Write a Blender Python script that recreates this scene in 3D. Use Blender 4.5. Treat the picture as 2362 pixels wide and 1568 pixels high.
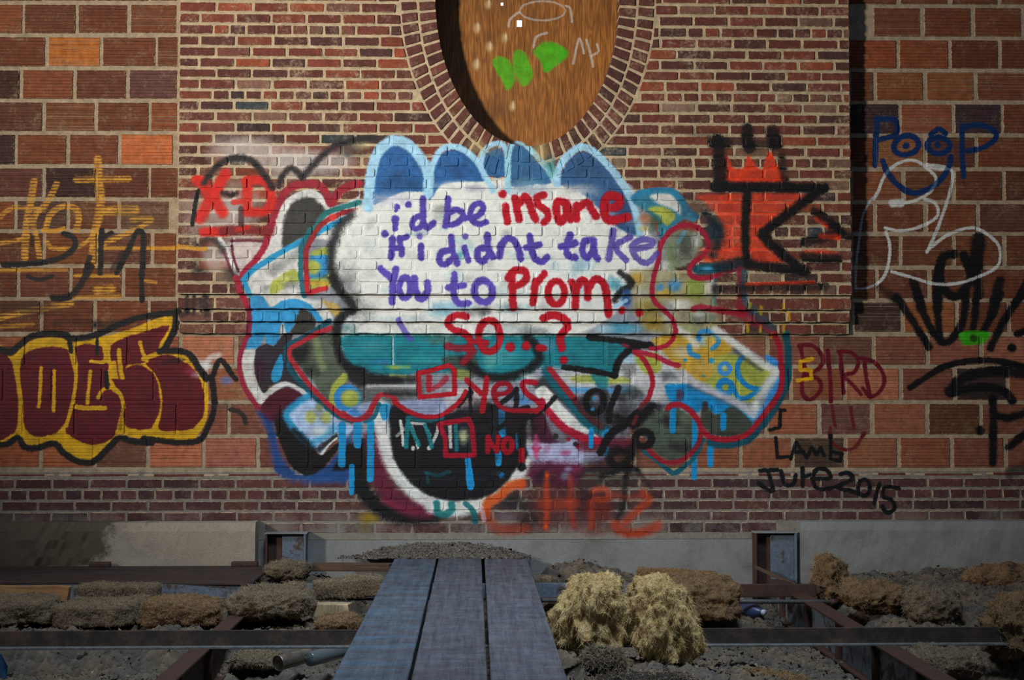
import bpy, bmesh, math, random
import numpy as np
from mathutils import Vector, Matrix, noise

for _o in list(bpy.data.objects):
    bpy.data.objects.remove(_o)
SC = bpy.context.scene
COL = SC.collection

# ------------------------------------------------------------------ camera, world, lights, exposure
IW, IH = 2362.0, 1568.0
LENS = 50.0
FPX = LENS / 36.0 * IW
CAM_D, CAM_H = 8.54, 0.917
YAW = math.atan((1181 - 1096) / FPX)
PITCH = math.atan((926 - 784) / FPX)
cam_data = bpy.data.cameras.new('camera')
cam_data.lens = LENS
cam_data.sensor_width = 36.0
cam_data.clip_end = 100
cam = bpy.data.objects.new('camera', cam_data)
cam.location = (0, -CAM_D, CAM_H)
cam.rotation_euler = (math.radians(90) + PITCH, 0, -YAW)
COL.objects.link(cam)
SC.camera = cam

world = bpy.data.worlds.new('world')
SC.world = world
world.use_nodes = True
bg = world.node_tree.nodes['Background']
bg.inputs[0].default_value = (0.45, 0.66, 1.0, 1)
bg.inputs[1].default_value = 0.095

def area_light(name, loc, target, sx, sy, power, color, spread=180):
    d = bpy.data.lights.new(name, 'AREA')
    d.shape = 'RECTANGLE'
    d.size, d.size_y = sx, sy
    d.energy = power
    d.color = color
    d.spread = math.radians(spread)
    o = bpy.data.objects.new(name, d)
    o.location = loc
    v = Vector(target) - Vector(loc)
    o.rotation_euler = v.to_track_quat('-Z', 'Y').to_euler()
    COL.objects.link(o)
    return o

# daylight through a warm, sunlit opening in the left side of the hall
area_light('side_window_light', (-9.0, -8.0, 4.2), (-0.1, 0, 2.7), 1.0, 1.1, 80, (1.0, 0.95, 0.87), 37)
# cool fill lamp added above the walkway to brighten the floor
area_light('floor_fill_light', (0.2, -4.8, 6.2), (0.0, -2.2, 0.0), 1.6, 1.6, 58, (0.70, 0.85, 1.0), 60)

SC.view_settings.view_transform = 'Standard'
SC.view_settings.look = 'None'
SC.view_settings.gamma = 1.0
SC.view_settings.use_curve_mapping = False
SC.view_settings.exposure = 0.0

# ------------------------------------------------------------------ measuring: photo pixel -> place
_f = Vector((math.sin(YAW) * math.cos(PITCH), math.cos(YAW) * math.cos(PITCH), math.sin(PITCH)))
_r = Vector((math.cos(YAW), -math.sin(YAW), 0))
_u = _r.cross(_f)
_c = Vector((0, -CAM_D, CAM_H))

def _ray(px, py):
    return _f * FPX + _r * (px - IW / 2) - _u * (py - IH / 2)

def wallpt(px, py, y=0.0):
    """point (X, Z) of the upright plane Y = y that was measured at a photo pixel"""
    d = _ray(px, py)
    t = (y - _c.y) / d.y
    p = _c + d * t
    return p.x, p.z

def floorpt(px, py, z=0.0):
    d = _ray(px, py)
    t = (z - _c.z) / d.z
    p = _c + d * t
    return p.x, p.y

def lin(c):
    out = []
    for v in c[:3]:
        v = v / 255.0
        out.append(v / 12.92 if v <= 0.04045 else ((v + 0.055) / 1.055) ** 2.4)
    return tuple(out) + (1.0,)

# ------------------------------------------------------------------ object helpers
def link(name, me, parent=None, mat=None):
    o = bpy.data.objects.new(name, me)
    COL.objects.link(o)
    if parent is not None:
        o.parent = parent
    if mat is not None and me is not None and len(me.materials) == 0:
        me.materials.append(mat)
    return o

def empty(name, loc=(0, 0, 0)):
    o = bpy.data.objects.new(name, None)
    o.empty_display_size = 0.05
    COL.objects.link(o)
    o.location = loc
    return o

def mesh(name, verts, faces, smooth=False):
    me = bpy.data.meshes.new(name)
    me.from_pydata([tuple(v) for v in verts], [], faces)
    me.update()
    if smooth:
        for p in me.polygons:
            p.use_smooth = True
    return me

def tag(o, label=None, cat=None, group=None, kind=None):
    if label: o['label'] = label
    if cat: o['category'] = cat
    if group: o['group'] = group
    if kind: o['kind'] = kind
    return o

class MB:
    def __init__(self):
        self.v, self.f, self.c = [], [], []
    def add(self, verts, faces, col=None):
        n = len(self.v)
        self.v += [tuple(p) for p in verts]
        self.f += [tuple(i + n for i in q) for q in faces]
        if col is not None:
            self.c += [col] * len(faces)
    def box(self, x0, x1, y0, y1, z0, z1, col=None):
        self.add([(x0, y0, z0), (x1, y0, z0), (x1, y1, z0), (x0, y1, z0),
                  (x0, y0, z1), (x1, y0, z1), (x1, y1, z1), (x0, y1, z1)],
                 [(0, 3, 2, 1), (4, 5, 6, 7), (0, 1, 5, 4), (1, 2, 6, 5), (2, 3, 7, 6), (3, 0, 4, 7)], col)
    def prism(self, poly, dirv, col=None):
        """poly: 3-d points, counter-clockwise seen from the -dirv side"""
        n = len(poly)
        a = [Vector(p) for p in poly]
        b = [p + Vector(dirv) for p in a]
        self.add(a + b, [tuple(range(n))] + [tuple(range(2 * n - 1, n - 1, -1))] +
                 [(i, i + n, (i + 1) % n + n, (i + 1) % n) for i in range(n)], col)
    def tube(self, p0, p1, r, n=12, cap=True, r1=None, col=None):
        p0, p1 = Vector(p0), Vector(p1)
        r1 = r if r1 is None else r1
        q = (p1 - p0).to_track_quat('Z', 'Y')
        ring = [q @ Vector((math.cos(2 * math.pi * i / n), math.sin(2 * math.pi * i / n), 0)) for i in range(n)]
        vs = [p0 + w * r for w in ring] + [p1 + w * r1 for w in ring]
        fs = [(i, (i + 1) % n, (i + 1) % n + n, i + n) for i in range(n)]
        if cap:
            fs += [tuple(range(n - 1, -1, -1)), tuple(range(n, 2 * n))]
        self.add(vs, fs, col)
    def build(self, name, mat, parent=None, smooth=False):
        me = mesh(name, self.v, self.f, smooth)
        if self.c:
            put_colors(me, self.c)
        return link(name, me, parent, mat)

def put_colors(me, facecols):
    a = me.color_attributes.new('tint', 'FLOAT_COLOR', 'CORNER')
    buf = np.empty((len(me.loops), 4), np.float32)
    k = 0
    for p, c in zip(me.polygons, facecols):
        n = p.loop_total
        buf[k:k + n] = c
        k += n
    a.data.foreach_set('color', buf.ravel())

def bevel(o, w=0.004, seg=2):
    m = o.modifiers.new('bevel', 'BEVEL')
    m.width = w
    m.segments = seg
    m.limit_method = 'ANGLE'
    return o
# ------------------------------------------------------------------ wall dimensions (measured on the photo)
PANEL_Y = -0.088          # face of the projecting brick panel
PLY_Y = 0.045             # face of the plywood in the oval opening
OV_CX, OV_CY, OV_A, OV_B = 1217.5, -10.0, 212.0, 347.0      # oval opening, photo pixels
def panel_x(py):          # left / right edge of the panel at a photo height
    return 414.5 - 0.0085 * py, 1957.5 + 0.0135 * py
# course joints down the left edge of the panel
BEDS = [2, 28, 54, 80, 106, 131, 156, 180, 206, 230, 255, 280, 306, 332, 357, 383, 408, 435, 461,
        488, 516, 544, 571, 598, 624, 651, 679, 712, 741, 769]
def depth_at(px, py):
    if (px - OV_CX) ** 2 / OV_A ** 2 + (py - OV_CY) ** 2 / OV_B ** 2 < 1:
        return PLY_Y
    l, r = panel_x(py)
    if l <= px <= r and py < 770:
        if py < 680: return PANEL_Y
        return PANEL_Y * (1 - 0.8 * (py - 680) / 90.0)
    return 0.0

# ------------------------------------------------------------------ the sprayed paint: a picture drawn stroke by stroke on the wall plane
CS = 384.0                                     # picture samples per metre of wall
CXL, CZT = wallpt(-40, -15, 0.05)
CXR, CZB = wallpt(2420, 1262, 0.05)
CW, CH = int((CXR - CXL) * CS), int((CZT - CZB) * CS)
rng = np.random.RandomState(7)
def vnoise(step, seed):
    r = np.random.RandomState(seed)
    gh, gw = int(CH / step) + 3, int(CW / step) + 3
    g = r.rand(gh, gw).astype(np.float32)
    yy = np.arange(CH, dtype=np.float32) / step
    xx = np.arange(CW, dtype=np.float32) / step
    y0, x0 = yy.astype(int), xx.astype(int)
    fy, fx = yy - y0, xx - x0
    fy = fy * fy * (3 - 2 * fy); fx = fx * fx * (3 - 2 * fx)
    a = g[y0][:, x0]; b = g[y0][:, x0 + 1]; c = g[y0 + 1][:, x0]; d = g[y0 + 1][:, x0 + 1]
    fx = fx[None, :]; fy = fy[:, None]
    return (a * (1 - fx) + b * fx) * (1 - fy) + (c * (1 - fx) + d * fx) * fy - 0.5
N_FINE = vnoise(3.0, 1) + 0.6 * rng.rand(CH, CW).astype(np.float32) - 0.3
N_MID = vnoise(14.0, 2) * 0.6 + vnoise(5.0, 3) * 0.4
N_BIG = vnoise(60.0, 4) * 0.6 + vnoise(25.0, 5) * 0.4
STRIPE = (np.sin((np.arange(CH) / 7.6) * 2 * math.pi)[:, None] + N_MID * 1.6 > -0.25).astype(np.float32)
RGB = np.zeros((CH, CW, 3), np.float32)
ALP = np.zeros((CH, CW), np.float32)

VIEWS = {'P': (0, 0, 1.0), 'A': (420, 320, 4.722), 'B': (420, 640, 4.722), 'C': (560, 900, 4.722),
         'D': (900, 780, 4.722), 'E': (1050, 940, 4.722), 'F': (1300, 760, 4.2945), 'G': (1380, 400, 4.2945),
         'H': (840, 300, 3.3714), 'I': (0, 340, 5.135), 'J': (0, 690, 3.9367), 'K': (1940, 230, 3.3365),
         'L': (1700, 680, 3.0151), 'M': (780, 0, 2.9525), 'N': (1562, 520, 2.9525), 'O': (1562, 0, 2.9525),
         'Q': (780, 520, 2.9525), 'R': (0, 520, 2.9525)}
_view = VIEWS['P']
def use(k):
    global _view
    _view = VIEWS[k]
COLS = dict(W=(222, 222, 214), LB=(160, 205, 228), DB=(30, 82, 138), BK=(14, 13, 14), RD=(176, 4, 26), PU=(80, 62, 158),
            CR=(160, 24, 50), MR=(84, 12, 32), SB=(36, 146, 192), TE=(12, 112, 128), LG=(168, 174, 74), GO=(208, 148, 44),
            YE=(214, 164, 12), OR=(232, 62, 26), GG=(84, 94, 78), GY=(120, 122, 120), XR=(206, 30, 18), DK=(34, 31, 32),
            NV=(8, 44, 92), BM=(104, 10, 30), GN=(58, 170, 18), TD=(14, 78, 94), DG=(54, 52, 48), GD=(196, 156, 52),
            LV=(176, 178, 208), WW=(208, 206, 200))
def pts(s):
    ox, oy, sc = _view
    out = []
    for q in s.split():
        x, y = q.split(',')
        px, py = float(x) / sc + ox, float(y) / sc + oy
        X, Z = wallpt(px, py, depth_at(px, py))
        out.append(((X - CXL) * CS, (CZT - Z) * CS))
    return out
def spline(p, closed, n=7):
    m = len(p)
    if m < 3: return p
    out = []
    rngi = range(m) if closed else range(m - 1)
    for i in rngi:
        if closed:
            a, b, c, d = p[(i - 1) % m], p[i], p[(i + 1) % m], p[(i + 2) % m]
        else:
            a, b, c, d = p[max(i - 1, 0)], p[i], p[i + 1], p[min(i + 2, m - 1)]
        for k in range(n):
            t = k / n
            out.append(tuple(0.5 * (2 * b[j] + (c[j] - a[j]) * t + (2 * a[j] - 5 * b[j] + 4 * c[j] - d[j]) * t * t +
                                    (3 * b[j] - a[j] - 3 * c[j] + d[j]) * t ** 3) for j in (0, 1)))
    if not closed: out.append(p[-1])
    return out
def window(p, m):
    xs = [q[0] for q in p]; ys = [q[1] for q in p]
    return max(0, int(min(xs) - m)), min(CW, int(max(xs) + m) + 2), max(0, int(min(ys) - m)), min(CH, int(max(ys) + m) + 2)
def segdist(p, x0, x1, y0, y1, reach, closed):
    D = np.full((y1 - y0, x1 - x0), 1e4, np.float32)
    n = len(p)
    if n == 1:
        p = [p[0], (p[0][0] + 0.01, p[0][1])]; n = 2
    for i in range(n if closed else n - 1):
        (ax, ay), (bx, by) = p[i], p[(i + 1) % n]
        u0, u1 = max(x0, int(min(ax, bx) - reach)), min(x1, int(max(ax, bx) + reach) + 2)
        v0, v1 = max(y0, int(min(ay, by) - reach)), min(y1, int(max(ay, by) + reach) + 2)
        if u1 <= u0 or v1 <= v0: continue
        X = np.arange(u0, u1, dtype=np.float32)[None, :] - ax
        Y = np.arange(v0, v1, dtype=np.float32)[:, None] - ay
        dx, dy = bx - ax, by - ay
        L = dx * dx + dy * dy + 1e-9
        t = np.clip((X * dx + Y * dy) / L, 0, 1)
        d = np.sqrt((X - t * dx) ** 2 + (Y - t * dy) ** 2)
        s = D[v0 - y0:v1 - y0, u0 - x0:u1 - x0]
        np.minimum(s, d, out=s)
    return D
def lay(a, col, x0, x1, y0, y1, mot):
    c = np.array(COLS[col] if isinstance(col, str) else col, np.float32) / 255.0
    A = ALP[y0:y1, x0:x1]
    C = RGB[y0:y1, x0:x1]
    cm = c[None, None, :] * (1 + mot * N_MID[y0:y1, x0:x1])[..., None]
    a = np.clip(a, 0, 1)
    C *= (1 - a)[..., None]
    C += cm * a[..., None]
    A *= (1 - a)
    A += a
def S(col, w, s, a=1.0, soft=None, stripe=0, sharp=False, mot=0.22, closed=False):
    """a sprayed line"""
    w = w / _view[2] * 1.0
    soft = max(1.6, 0.16 * w) if soft is None else soft
    p = pts(s)
    if not sharp: p = spline(p, closed)
    R = w / 2 + soft * 2 + 3
    x0, x1, y0, y1 = window(p, R)
    if x1 <= x0 or y1 <= y0: return
    D = segdist(p, x0, x1, y0, y1, R, closed)
    D += N_FINE[y0:y1, x0:x1] * (0.9 + soft * 0.5) + N_MID[y0:y1, x0:x1] * (1.0 + 0.10 * w)
    m = np.clip((w / 2 + soft - D) / (2 * soft), 0, 1)
    m = m * m * (3 - 2 * m) * a
    if stripe: m = m * (1 - stripe + stripe * STRIPE[y0:y1])[:, x0:x1] if STRIPE.shape[1] == CW else m
    lay(m, col, x0, x1, y0, y1, mot)
def dot(col, d, s, a=1.0, soft=None):
    for q in s.split():
        S(col, d, q, a, soft, sharp=True)
def ring(col, w, cx, cy, rx, ry, a=1.0, soft=None, rot=0.0):
    q = []
    for i in range(20):
        t = 2 * math.pi * i / 20
        x, y = rx * math.cos(t), ry * math.sin(t)
        q.append('%.1f,%.1f' % (cx + x * math.cos(rot) - y * math.sin(rot), cy + x * math.sin(rot) + y * math.cos(rot)))
    S(col, w, ' '.join(q), a, soft, sharp=True, closed=True)
def F(col, s, a=1.0, soft=3.0, sharp=False, mot=0.3, tex=0.0):
    """a filled patch"""
    p = pts(s)
    if not sharp: p = spline(p, True, 6)
    R = soft * 2 + 4
    x0, x1, y0, y1 = window(p, R)
    if x1 <= x0 or y1 <= y0: return
    D = segdist(p, x0, x1, y0, y1, R + 2, True)
    X = np.arange(x0, x1, dtype=np.float32)
    inside = np.zeros((y1 - y0, x1 - x0), bool)
    n = len(p)
    for j in range(y0, y1):
        xs = []
        for i in range(n):
            (ax, ay), (bx, by) = p[i], p[(i + 1) % n]
            if (ay > j) != (by > j):
                xs.append(ax + (j - ay) * (bx - ax) / (by - ay))
        xs.sort()
        for k in range(0, len(xs) - 1, 2):
            inside[j - y0] |= (X >= xs[k]) & (X < xs[k + 1])
    sd = np.where(inside, -D, D) + N_FINE[y0:y1, x0:x1] * (0.8 + soft * 0.4) + N_MID[y0:y1, x0:x1] * (2 + soft * 0.5)
    m = np.clip((soft - sd) / (2 * soft), 0, 1)
    m = m * m * (3 - 2 * m) * a
    if tex: m = m * np.clip(1 - tex * (0.5 + 1.6 * N_BIG[y0:y1, x0:x1]), 0, 1)
    lay(m, col, x0, x1, y0, y1, mot)
def B(col, x, y, rx, ry, a=0.6):
    """a soft cloud of overspray, also used for one painted shadow"""
    ox, oy, sc = _view
    (cx, cy), = pts('%f,%f' % (x, y))
    rx, ry = rx / sc, ry / sc
    x0, x1, y0, y1 = window([(cx - rx, cy - ry), (cx + rx, cy + ry)], 4)
    if x1 <= x0 or y1 <= y0: return
    X = (np.arange(x0, x1, dtype=np.float32)[None, :] - cx) / rx
    Y = (np.arange(y0, y1, dtype=np.float32)[:, None] - cy) / ry
    d = np.sqrt(X * X + Y * Y) + 0.5 * N_MID[y0:y1, x0:x1] + 0.35 * N_BIG[y0:y1, x0:x1] + 0.10 * N_FINE[y0:y1, x0:x1]
    m = np.clip(1.15 - d, 0, 1)
    lay(m * m * (3 - 2 * m) * a, col, x0, x1, y0, y1, 0.25)
# ---- haze and underpaint of the large piece in the middle
use('P')
F((140, 144, 152), '640,600 700,560 800,470 1460,440 1535,520 1545,700 1650,760 1760,830 1800,900 1760,960 1600,960 1480,960 1420,1040 1300,1080 1000,1080 880,1060 700,960 640,900 600,800', .95, 8, tex=.1)
B((70, 60, 70), 1330, 1000, 170, 90, .6); B((60, 64, 58), 880, 900, 160, 60, .6); B((66, 84, 96), 1500, 880, 130, 60, .5)
use('A')
B((205, 190, 180), 700, 120, 460, 190, .6); B((200, 190, 182), 1250, 260, 460, 210, .65); B((205, 195, 188), 1700, 230, 260, 200, .4)
B((196, 180, 172), 350, 850, 460, 330, .42); B((200, 188, 180), 650, 1250, 420, 260, .55); B((60, 56, 54), 1820, 110, 260, 130, .55)
B((210, 196, 140), 1960, 60, 160, 90, .4); B((205, 195, 190), 620, 720, 300, 260, .35)
F('WW', '930,1060 1000,880 1080,720 1200,610 1380,550 1520,610 1620,740 1900,640 1930,560 1930,760 1900,820 1700,1000 1640,1100 1450,1080 1380,1050 1100,1200 900,1320 700,1480 620,1440 760,1340 880,1180')
F((200, 186, 180), '520,1130 870,1130 800,1300 640,1440 560,1300', .8, 6)
F((208, 206, 198), '700,1568 900,1360 1250,1180 1300,1568', 1, 5)
S('GY', 110, '980,1440 1100,1360 1230,1260', .6, 9)
F('DG', '1100,1190 1090,1000 1110,860 1180,720 1300,650 1420,645 1510,710 1560,830 1500,920 1400,1040 1250,1110', .96, 5)
S((148, 30, 46), 85, '950,1000 1010,790 1090,620 1200,520 1340,490 1480,500 1570,590 1620,700 1690,600 1790,520 1930,485')
S('CR', 66, '930,1060 890,1180 800,1320 680,1440 600,1530')
F('LG', '990,1568 1100,1460 1220,1420 1280,1480 1290,1568', 1, 4)
F('LG', '1400,1260 1480,1210 1590,1200 1600,1568 1400,1568', 1, 4)
F((50, 140, 195), '1390,1300 1450,1270 1590,1270 1600,1400 1560,1520 1400,1530', 1, 2.5)
dot('LG', 150, '1430,1395'); dot('GG', 110, '1560,1540', .8)
S('SB', 60, '1850,840 1640,930 1500,1010 1300,1110 1100,1220 900,1340 760,1430 660,1540')
S((36, 112, 112), 60, '1920,690 1760,740 1640,780 1540,830 1460,950 1390,1000')
S((26, 104, 116), 58, '1380,1020 1310,1150 1290,1300 1290,1568')
S((150, 34, 40), 56, '1910,780 1760,800 1640,850 1530,920 1460,1000 1400,1100 1350,1220 1345,1400 1360,1568')
dot((226, 60, 50), 80, '1640,850', .8)
S('W', 52, '410,1090 490,1240 550,1390 600,1470', .9)
S('MR', 26, '540,1170 560,1300 610,1440', .8); S('MR', 28, '530,1110 700,1105 870,1110', .7); S('MR', 36, '450,1200 520,1400 560,1500', .6)
S('DK', 60, '170,1160 300,1090 400,1150 440,1220', .6, 6); B('BK', 180, 1440, 130, 160, .55); B('BK', 520, 1480, 120, 120, .5); B((196, 184, 172), 330, 1330, 180, 160, .45)
use('B')
F('WW', '720,170 740,40 980,0 1290,20 1300,190 1400,240 1530,260 1640,440 1560,470 1350,330 1200,240 1000,330 860,200', 1, 5)
F('LG', '960,170 990,20 1250,0 1280,40 1150,80 1050,150', 1, 5); F('LG', '1390,20 1590,20 1590,110 1400,130', 1, 4); S('GD', 50, '1400,60 1580,70', .7)
S('SB', 60, '690,0 680,60 730,180', .8)
S((26, 104, 116), 55, '1290,0 1325,190')
B('GY', 1180, 70, 130, 60, .7); B('GY', 900, 120, 60, 60, .5)
F((48, 148, 202), '740,230 860,200 960,320 1100,240 1250,230 1400,300 1530,460 1430,470 1350,340 1280,360 1230,480 1180,580 1120,600 1080,500 1050,600 1050,700 930,740 900,620 830,760 700,790 720,650 735,500', 1, 2.5)
F('GD', '1530,250 1680,280 1730,380 1660,420 1560,300', .7, 5)
F('DG', '1280,340 1380,380 1450,460 1430,560 1330,600 1180,600 1230,500', 1, 2.5)
F('WW', '1070,560 1090,490 1130,590 1150,640 1090,640', .9, 2)
F('WW', '660,790 830,790 790,900 790,1020 830,1190 890,1250 970,1190 1090,1130 1200,1150 1370,1250 1340,1290 1210,1200 1120,1180 1000,1260 870,1370 800,1320 700,1150 650,950', 1, 3)
F((46, 38, 46), '800,800 900,720 1000,740 1100,620 1200,620 1160,800 1200,950 1250,1050 1300,1150 1370,1230 1200,1150 1090,1130 960,1180 890,1250 830,1150 790,1000', 1, 2.5)
B((62, 14, 36), 840, 980, 70, 160, .7)
F('SB', '1075,830 1100,920 1090,1060 1040,1130 980,1130 970,1040 1010,940', 1, 2)
F((76, 12, 32), '860,1390 980,1270 1120,1190 1200,1210 1320,1290 1250,1370 1100,1500 950,1568 870,1480', 1, 3)
F('GG', '1160,800 1200,740 1330,680 1450,640 1650,620 1680,760 1740,900 1800,1020 1700,1150 1640,1220 1620,1350 1500,1230 1350,1050 1230,930', 1, 3)
B('BK', 1290, 820, 160, 160, .9); B('BK', 1400, 1020, 110, 120, .5); S((126, 142, 96), 80, '1450,640 1480,800 1530,980', .7, 6)
S('LG', 90, '1770,1080 1670,1200 1640,1350', 1); ring((40, 130, 195), 70, 1800, 1310, 115, 115); dot('LG', 190, '1830,1310')
F((150, 160, 190), '1750,1490 1900,1390 2060,1360 2000,1480 1900,1530', .9, 4); B('SB', 1850, 1470, 90, 40, .6)
F('SB', '2130,1370 2260,1380 2240,1568 2000,1568 2090,1480', 1, 3); S('WW', 40, '2140,1450 2110,1568', .8)
S('TD', 60, '1600,470 1350,640 1170,720 1130,800 1140,900 1200,1040 1400,1250 1550,1400 1700,1500 1850,1560')
S('DG', 120, '1500,610 1620,570', .3, 6)
S((176, 34, 48), 54, '1620,550 1450,610 1280,710 1180,770 1170,860 1250,980 1380,1160 1500,1290 1650,1430 1780,1520 1900,1550 2010,1490 2080,1380 2120,1300 2200,1270 2300,1310 2361,1370')
S('CR', 62, '580,0 610,60 620,130 680,250 720,350'); S((120, 24, 50), 60, '715,330 730,480 725,620', .95); S((150, 28, 60), 48, '705,640 650,780 620,900 630,1050 680,1200 760,1330 830,1420')
S((190, 34, 44), 56, '1355,0 1370,160 1450,140 1560,115')
B((60, 130, 190), 480, 1120, 100, 60, .5)
use('C')
F((28, 70, 130), '160,220 300,300 350,450 420,700 540,880 700,920 860,850 1000,700 1150,500 1200,450 1170,820 1150,980 900,990 600,960 400,930 330,800 300,650 260,450 200,330', .92, 8)
B((30, 80, 140), 800, 960, 420, 90, .55)
F('BK', '350,260 450,260 520,380 640,500 760,620 850,700 1040,560 1040,640 960,740 850,860 720,920 600,890 500,790 430,640 370,470', 1, 3)
F((92, 18, 44), '180,200 420,250 340,330 250,300', .6, 5)
F((170, 192, 222), '450,260 600,130 720,90 830,160 1010,300 1080,350 1200,390 1150,480 1000,520 870,690 790,640 640,520 540,380', 1, 3)
S('SB', 75, '700,60 560,160 470,260 540,400 650,520 750,600', .95, 5); S('SB', 70, '1000,410 880,500 780,560', .7, 8)
dot('LG', 130, '740,290', .85, 6); dot('LG', 120, '900,290', .85, 6); dot('LG', 70, '830,190', .8, 5)
B('GY', 830, 250, 70, 110, .6); B('W', 840, 450, 130, 80, .8); S('BK', 55, '830,640 930,560 1010,500', .85, 5); S('BK', 60, '560,440 680,560 760,650', .9, 7); S('BK', 30, '900,640 980,560', .8)
S('W', 26, '860,690 940,590 1020,520', .9)
F('BK', '1100,620 1240,560 1340,540 1350,900 1300,1150 1180,1060 1220,860 990,880 1030,780', .97, 5)
S('BK', 175, '1270,650 1280,900 1310,1080 1410,1210 1560,1320 1800,1380 2080,1350', .95, 12)
S((96, 26, 46), 190, '1420,520 1440,700 1470,900 1560,1080 1680,1200 1840,1290 2000,1310', .95, 10); S((130, 34, 60), 70, '1540,1200 1700,1270 1900,1310', .7, 8)
S('W', 150, '1500,180 1510,420 1570,680 1660,860 1800,1030 1960,1170 2200,1270 2361,1280', .97, 9)
use('E')
S('W', 130, '-260,1085 -100,1100 60,1090 250,1060 360,990 540,870 670,730 770,600', .95, 9)
use('P')
F((15, 15, 18), '905,935 900,1000 908,1055 930,1095 965,1128 1010,1148 1060,1154 1120,1145 1160,1120 1190,1080 1222,1040 1235,960 1100,925 1000,925', 1, 5)
B((30, 44, 56), 1070, 1000, 140, 60, .6)
use('C')
for x, a_, b_, w_ in ((1080, 380, 800, 82), (1250, 370, 590, 85), (1390, 350, 965, 76), (1185, 830, 1110, 60)):
    S((18, 144, 200), w_, '%d,%d %d,%d %d,%d' % (x, a_, x, (a_ + b_) / 2, x - 4, b_), sharp=True, soft=1.4)
F('SB', '1480,160 1590,160 1580,290 1530,330 1490,250', 1, 2)
S((20, 100, 120), 50, '1480,150 1430,280 1330,340', 1)
B((60, 130, 200), 1200, 240, 120, 60, .8)
S((160, 30, 46), 48, '1470,60 1430,150 1370,270 1270,320 1190,310 1090,240')
B((150, 122, 16), 1380, 1390, 150, 80, .8); B((120, 100, 30), 1330, 1500, 120, 90, .4)
S((10, 108, 110), 75, '2110,1230 2120,1330 2200,1350 2275,1300 2270,1240', .85)
# ---- balloon with the question
use('P')
F('W', '838,470 800,497 775,545 766,600 775,650 795,690 800,720 788,765 800,785 1080,785 1300,780 1420,720 1455,650 1505,612 1512,560 1470,500 1462,440 1400,405 1280,400 1140,415 1000,415 870,430', 1, 6, mot=0.12)
use('H')
F((40, 92, 148), '60,560 80,380 120,220 160,140 230,115 310,140 390,210 450,300 480,400 490,470 300,480 120,560', 1, 3)
F((40, 92, 148), '505,540 530,330 570,220 640,165 730,160 830,220 900,300 940,390 760,400 600,430', 1, 3)
F((44, 94, 142), '915,280 950,190 1010,150 1060,150 1090,210 1098,350 960,350', 1, 2.5)
F((50, 98, 140), '1125,420 1135,160 1200,120 1260,150 1340,240 1460,400 1330,420', 1, 3)
F((52, 92, 136), '1500,420 1540,320 1600,230 1680,170 1760,190 1860,270 1950,380 2030,500 2090,640 2125,810 1980,760 1850,640 1700,500 1560,440', 1, 4)
B((44, 60, 96), 2030, 620, 110, 200, .6); B((40, 56, 84), 1760, 300, 200, 110, .35); B((22, 60, 100), 300, 400, 170, 80, .5); B((26, 60, 110), 720, 320, 160, 60, .4)
for c_, x_, y_, rx_, ry_, a_ in (('W', 720, 440, 220, 60, .9), ((190, 190, 205), 240, 540, 260, 75, .8), ((150, 170, 190), 1250, 460, 260, 70, .7), ('WW', 1640, 470, 260, 70, .75),
                                 ('W', 1560, 560, 300, 90, .7), ('W', 1750, 680, 240, 120, .75), ((120, 128, 170), 850, 450, 100, 40, .4), ((110, 160, 175), 1290, 400, 140, 50, .5)):
    B(c_, x_, y_, rx_, ry_, a_)
S('LB', 78, '30,600 40,450 60,300 110,170 190,95 260,80 350,120 430,210 490,320 496,490', 1, 4)
S('LB', 46, '495,500 515,340 545,240 600,150 700,125 800,170 880,250 940,360 1000,470', .95, 3)
S('LB', 38, '905,280 930,160 1000,110 1070,110 1105,180 1110,330 1115,470', .95, 3)
S((150, 200, 215), 42, '1120,470 1120,250 1140,120 1200,105 1280,140 1350,210 1420,300 1480,400', .9, 3)
S('LB', 54, '1500,420 1510,300 1580,200 1680,130 1780,165 1880,260 1990,390 2070,530 2120,680 2145,830', .95, 3)
B((70, 150, 150), 1450, 300, 70, 130, .6); B((196, 168, 110), 1370, 170, 90, 130, .5); B((190, 170, 120), 880, 120, 100, 70, .35); B((150, 150, 130), 1000, 160, 80, 60, .3)
# mottles in the white
r_ = random.Random(11)
for i in range(46):
    x_, y_ = r_.uniform(0, 2150), r_.uniform(620, 1380)
    c_ = r_.choice([(120, 170, 180), (150, 190, 198), (170, 172, 160), (130, 132, 128), (190, 205, 208)])
    B(c_, x_, y_, r_.uniform(40, 120), r_.uniform(25, 70), r_.uniform(.18, .5))
B('GY', 620, 620, 90, 60, .6); B((70, 150, 165), 745, 970, 50, 60, .8); B((80, 120, 130), 1130, 1380, 130, 60, .6); B((60, 66, 72), 930, 1400, 80, 60, .7)
B((100, 160, 190), 1700, 1050, 140, 110, .5); B((110, 170, 200), 700, 1370, 220, 60, .6); B((90, 160, 180), 600, 1420, 160, 50, .5)
use('Q')
B((180, 190, 190), 400, 640, 400, 40, .7); B((60, 62, 64), 60, 420, 120, 240, .5); B((70, 74, 74), 120, 560, 150, 110, .55); B((70, 110, 116), 60, 690, 90, 60, .8)
B('WW', 500, 690, 420, 40, .9); B((90, 96, 96), 1310, 720, 120, 60, .7); B((150, 160, 160), 1150, 700, 200, 60, .5); B((96, 100, 100), 940, 590, 120, 40, .5)
F((16, 122, 134), '30,748 400,742 800,748 1300,748 1560,752 1960,810 2060,830 1920,920 1870,1010 1600,980 1380,960 1240,1050 1040,1030 900,990 500,1010 250,1010 80,960 30,860', 1, 6)
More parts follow.
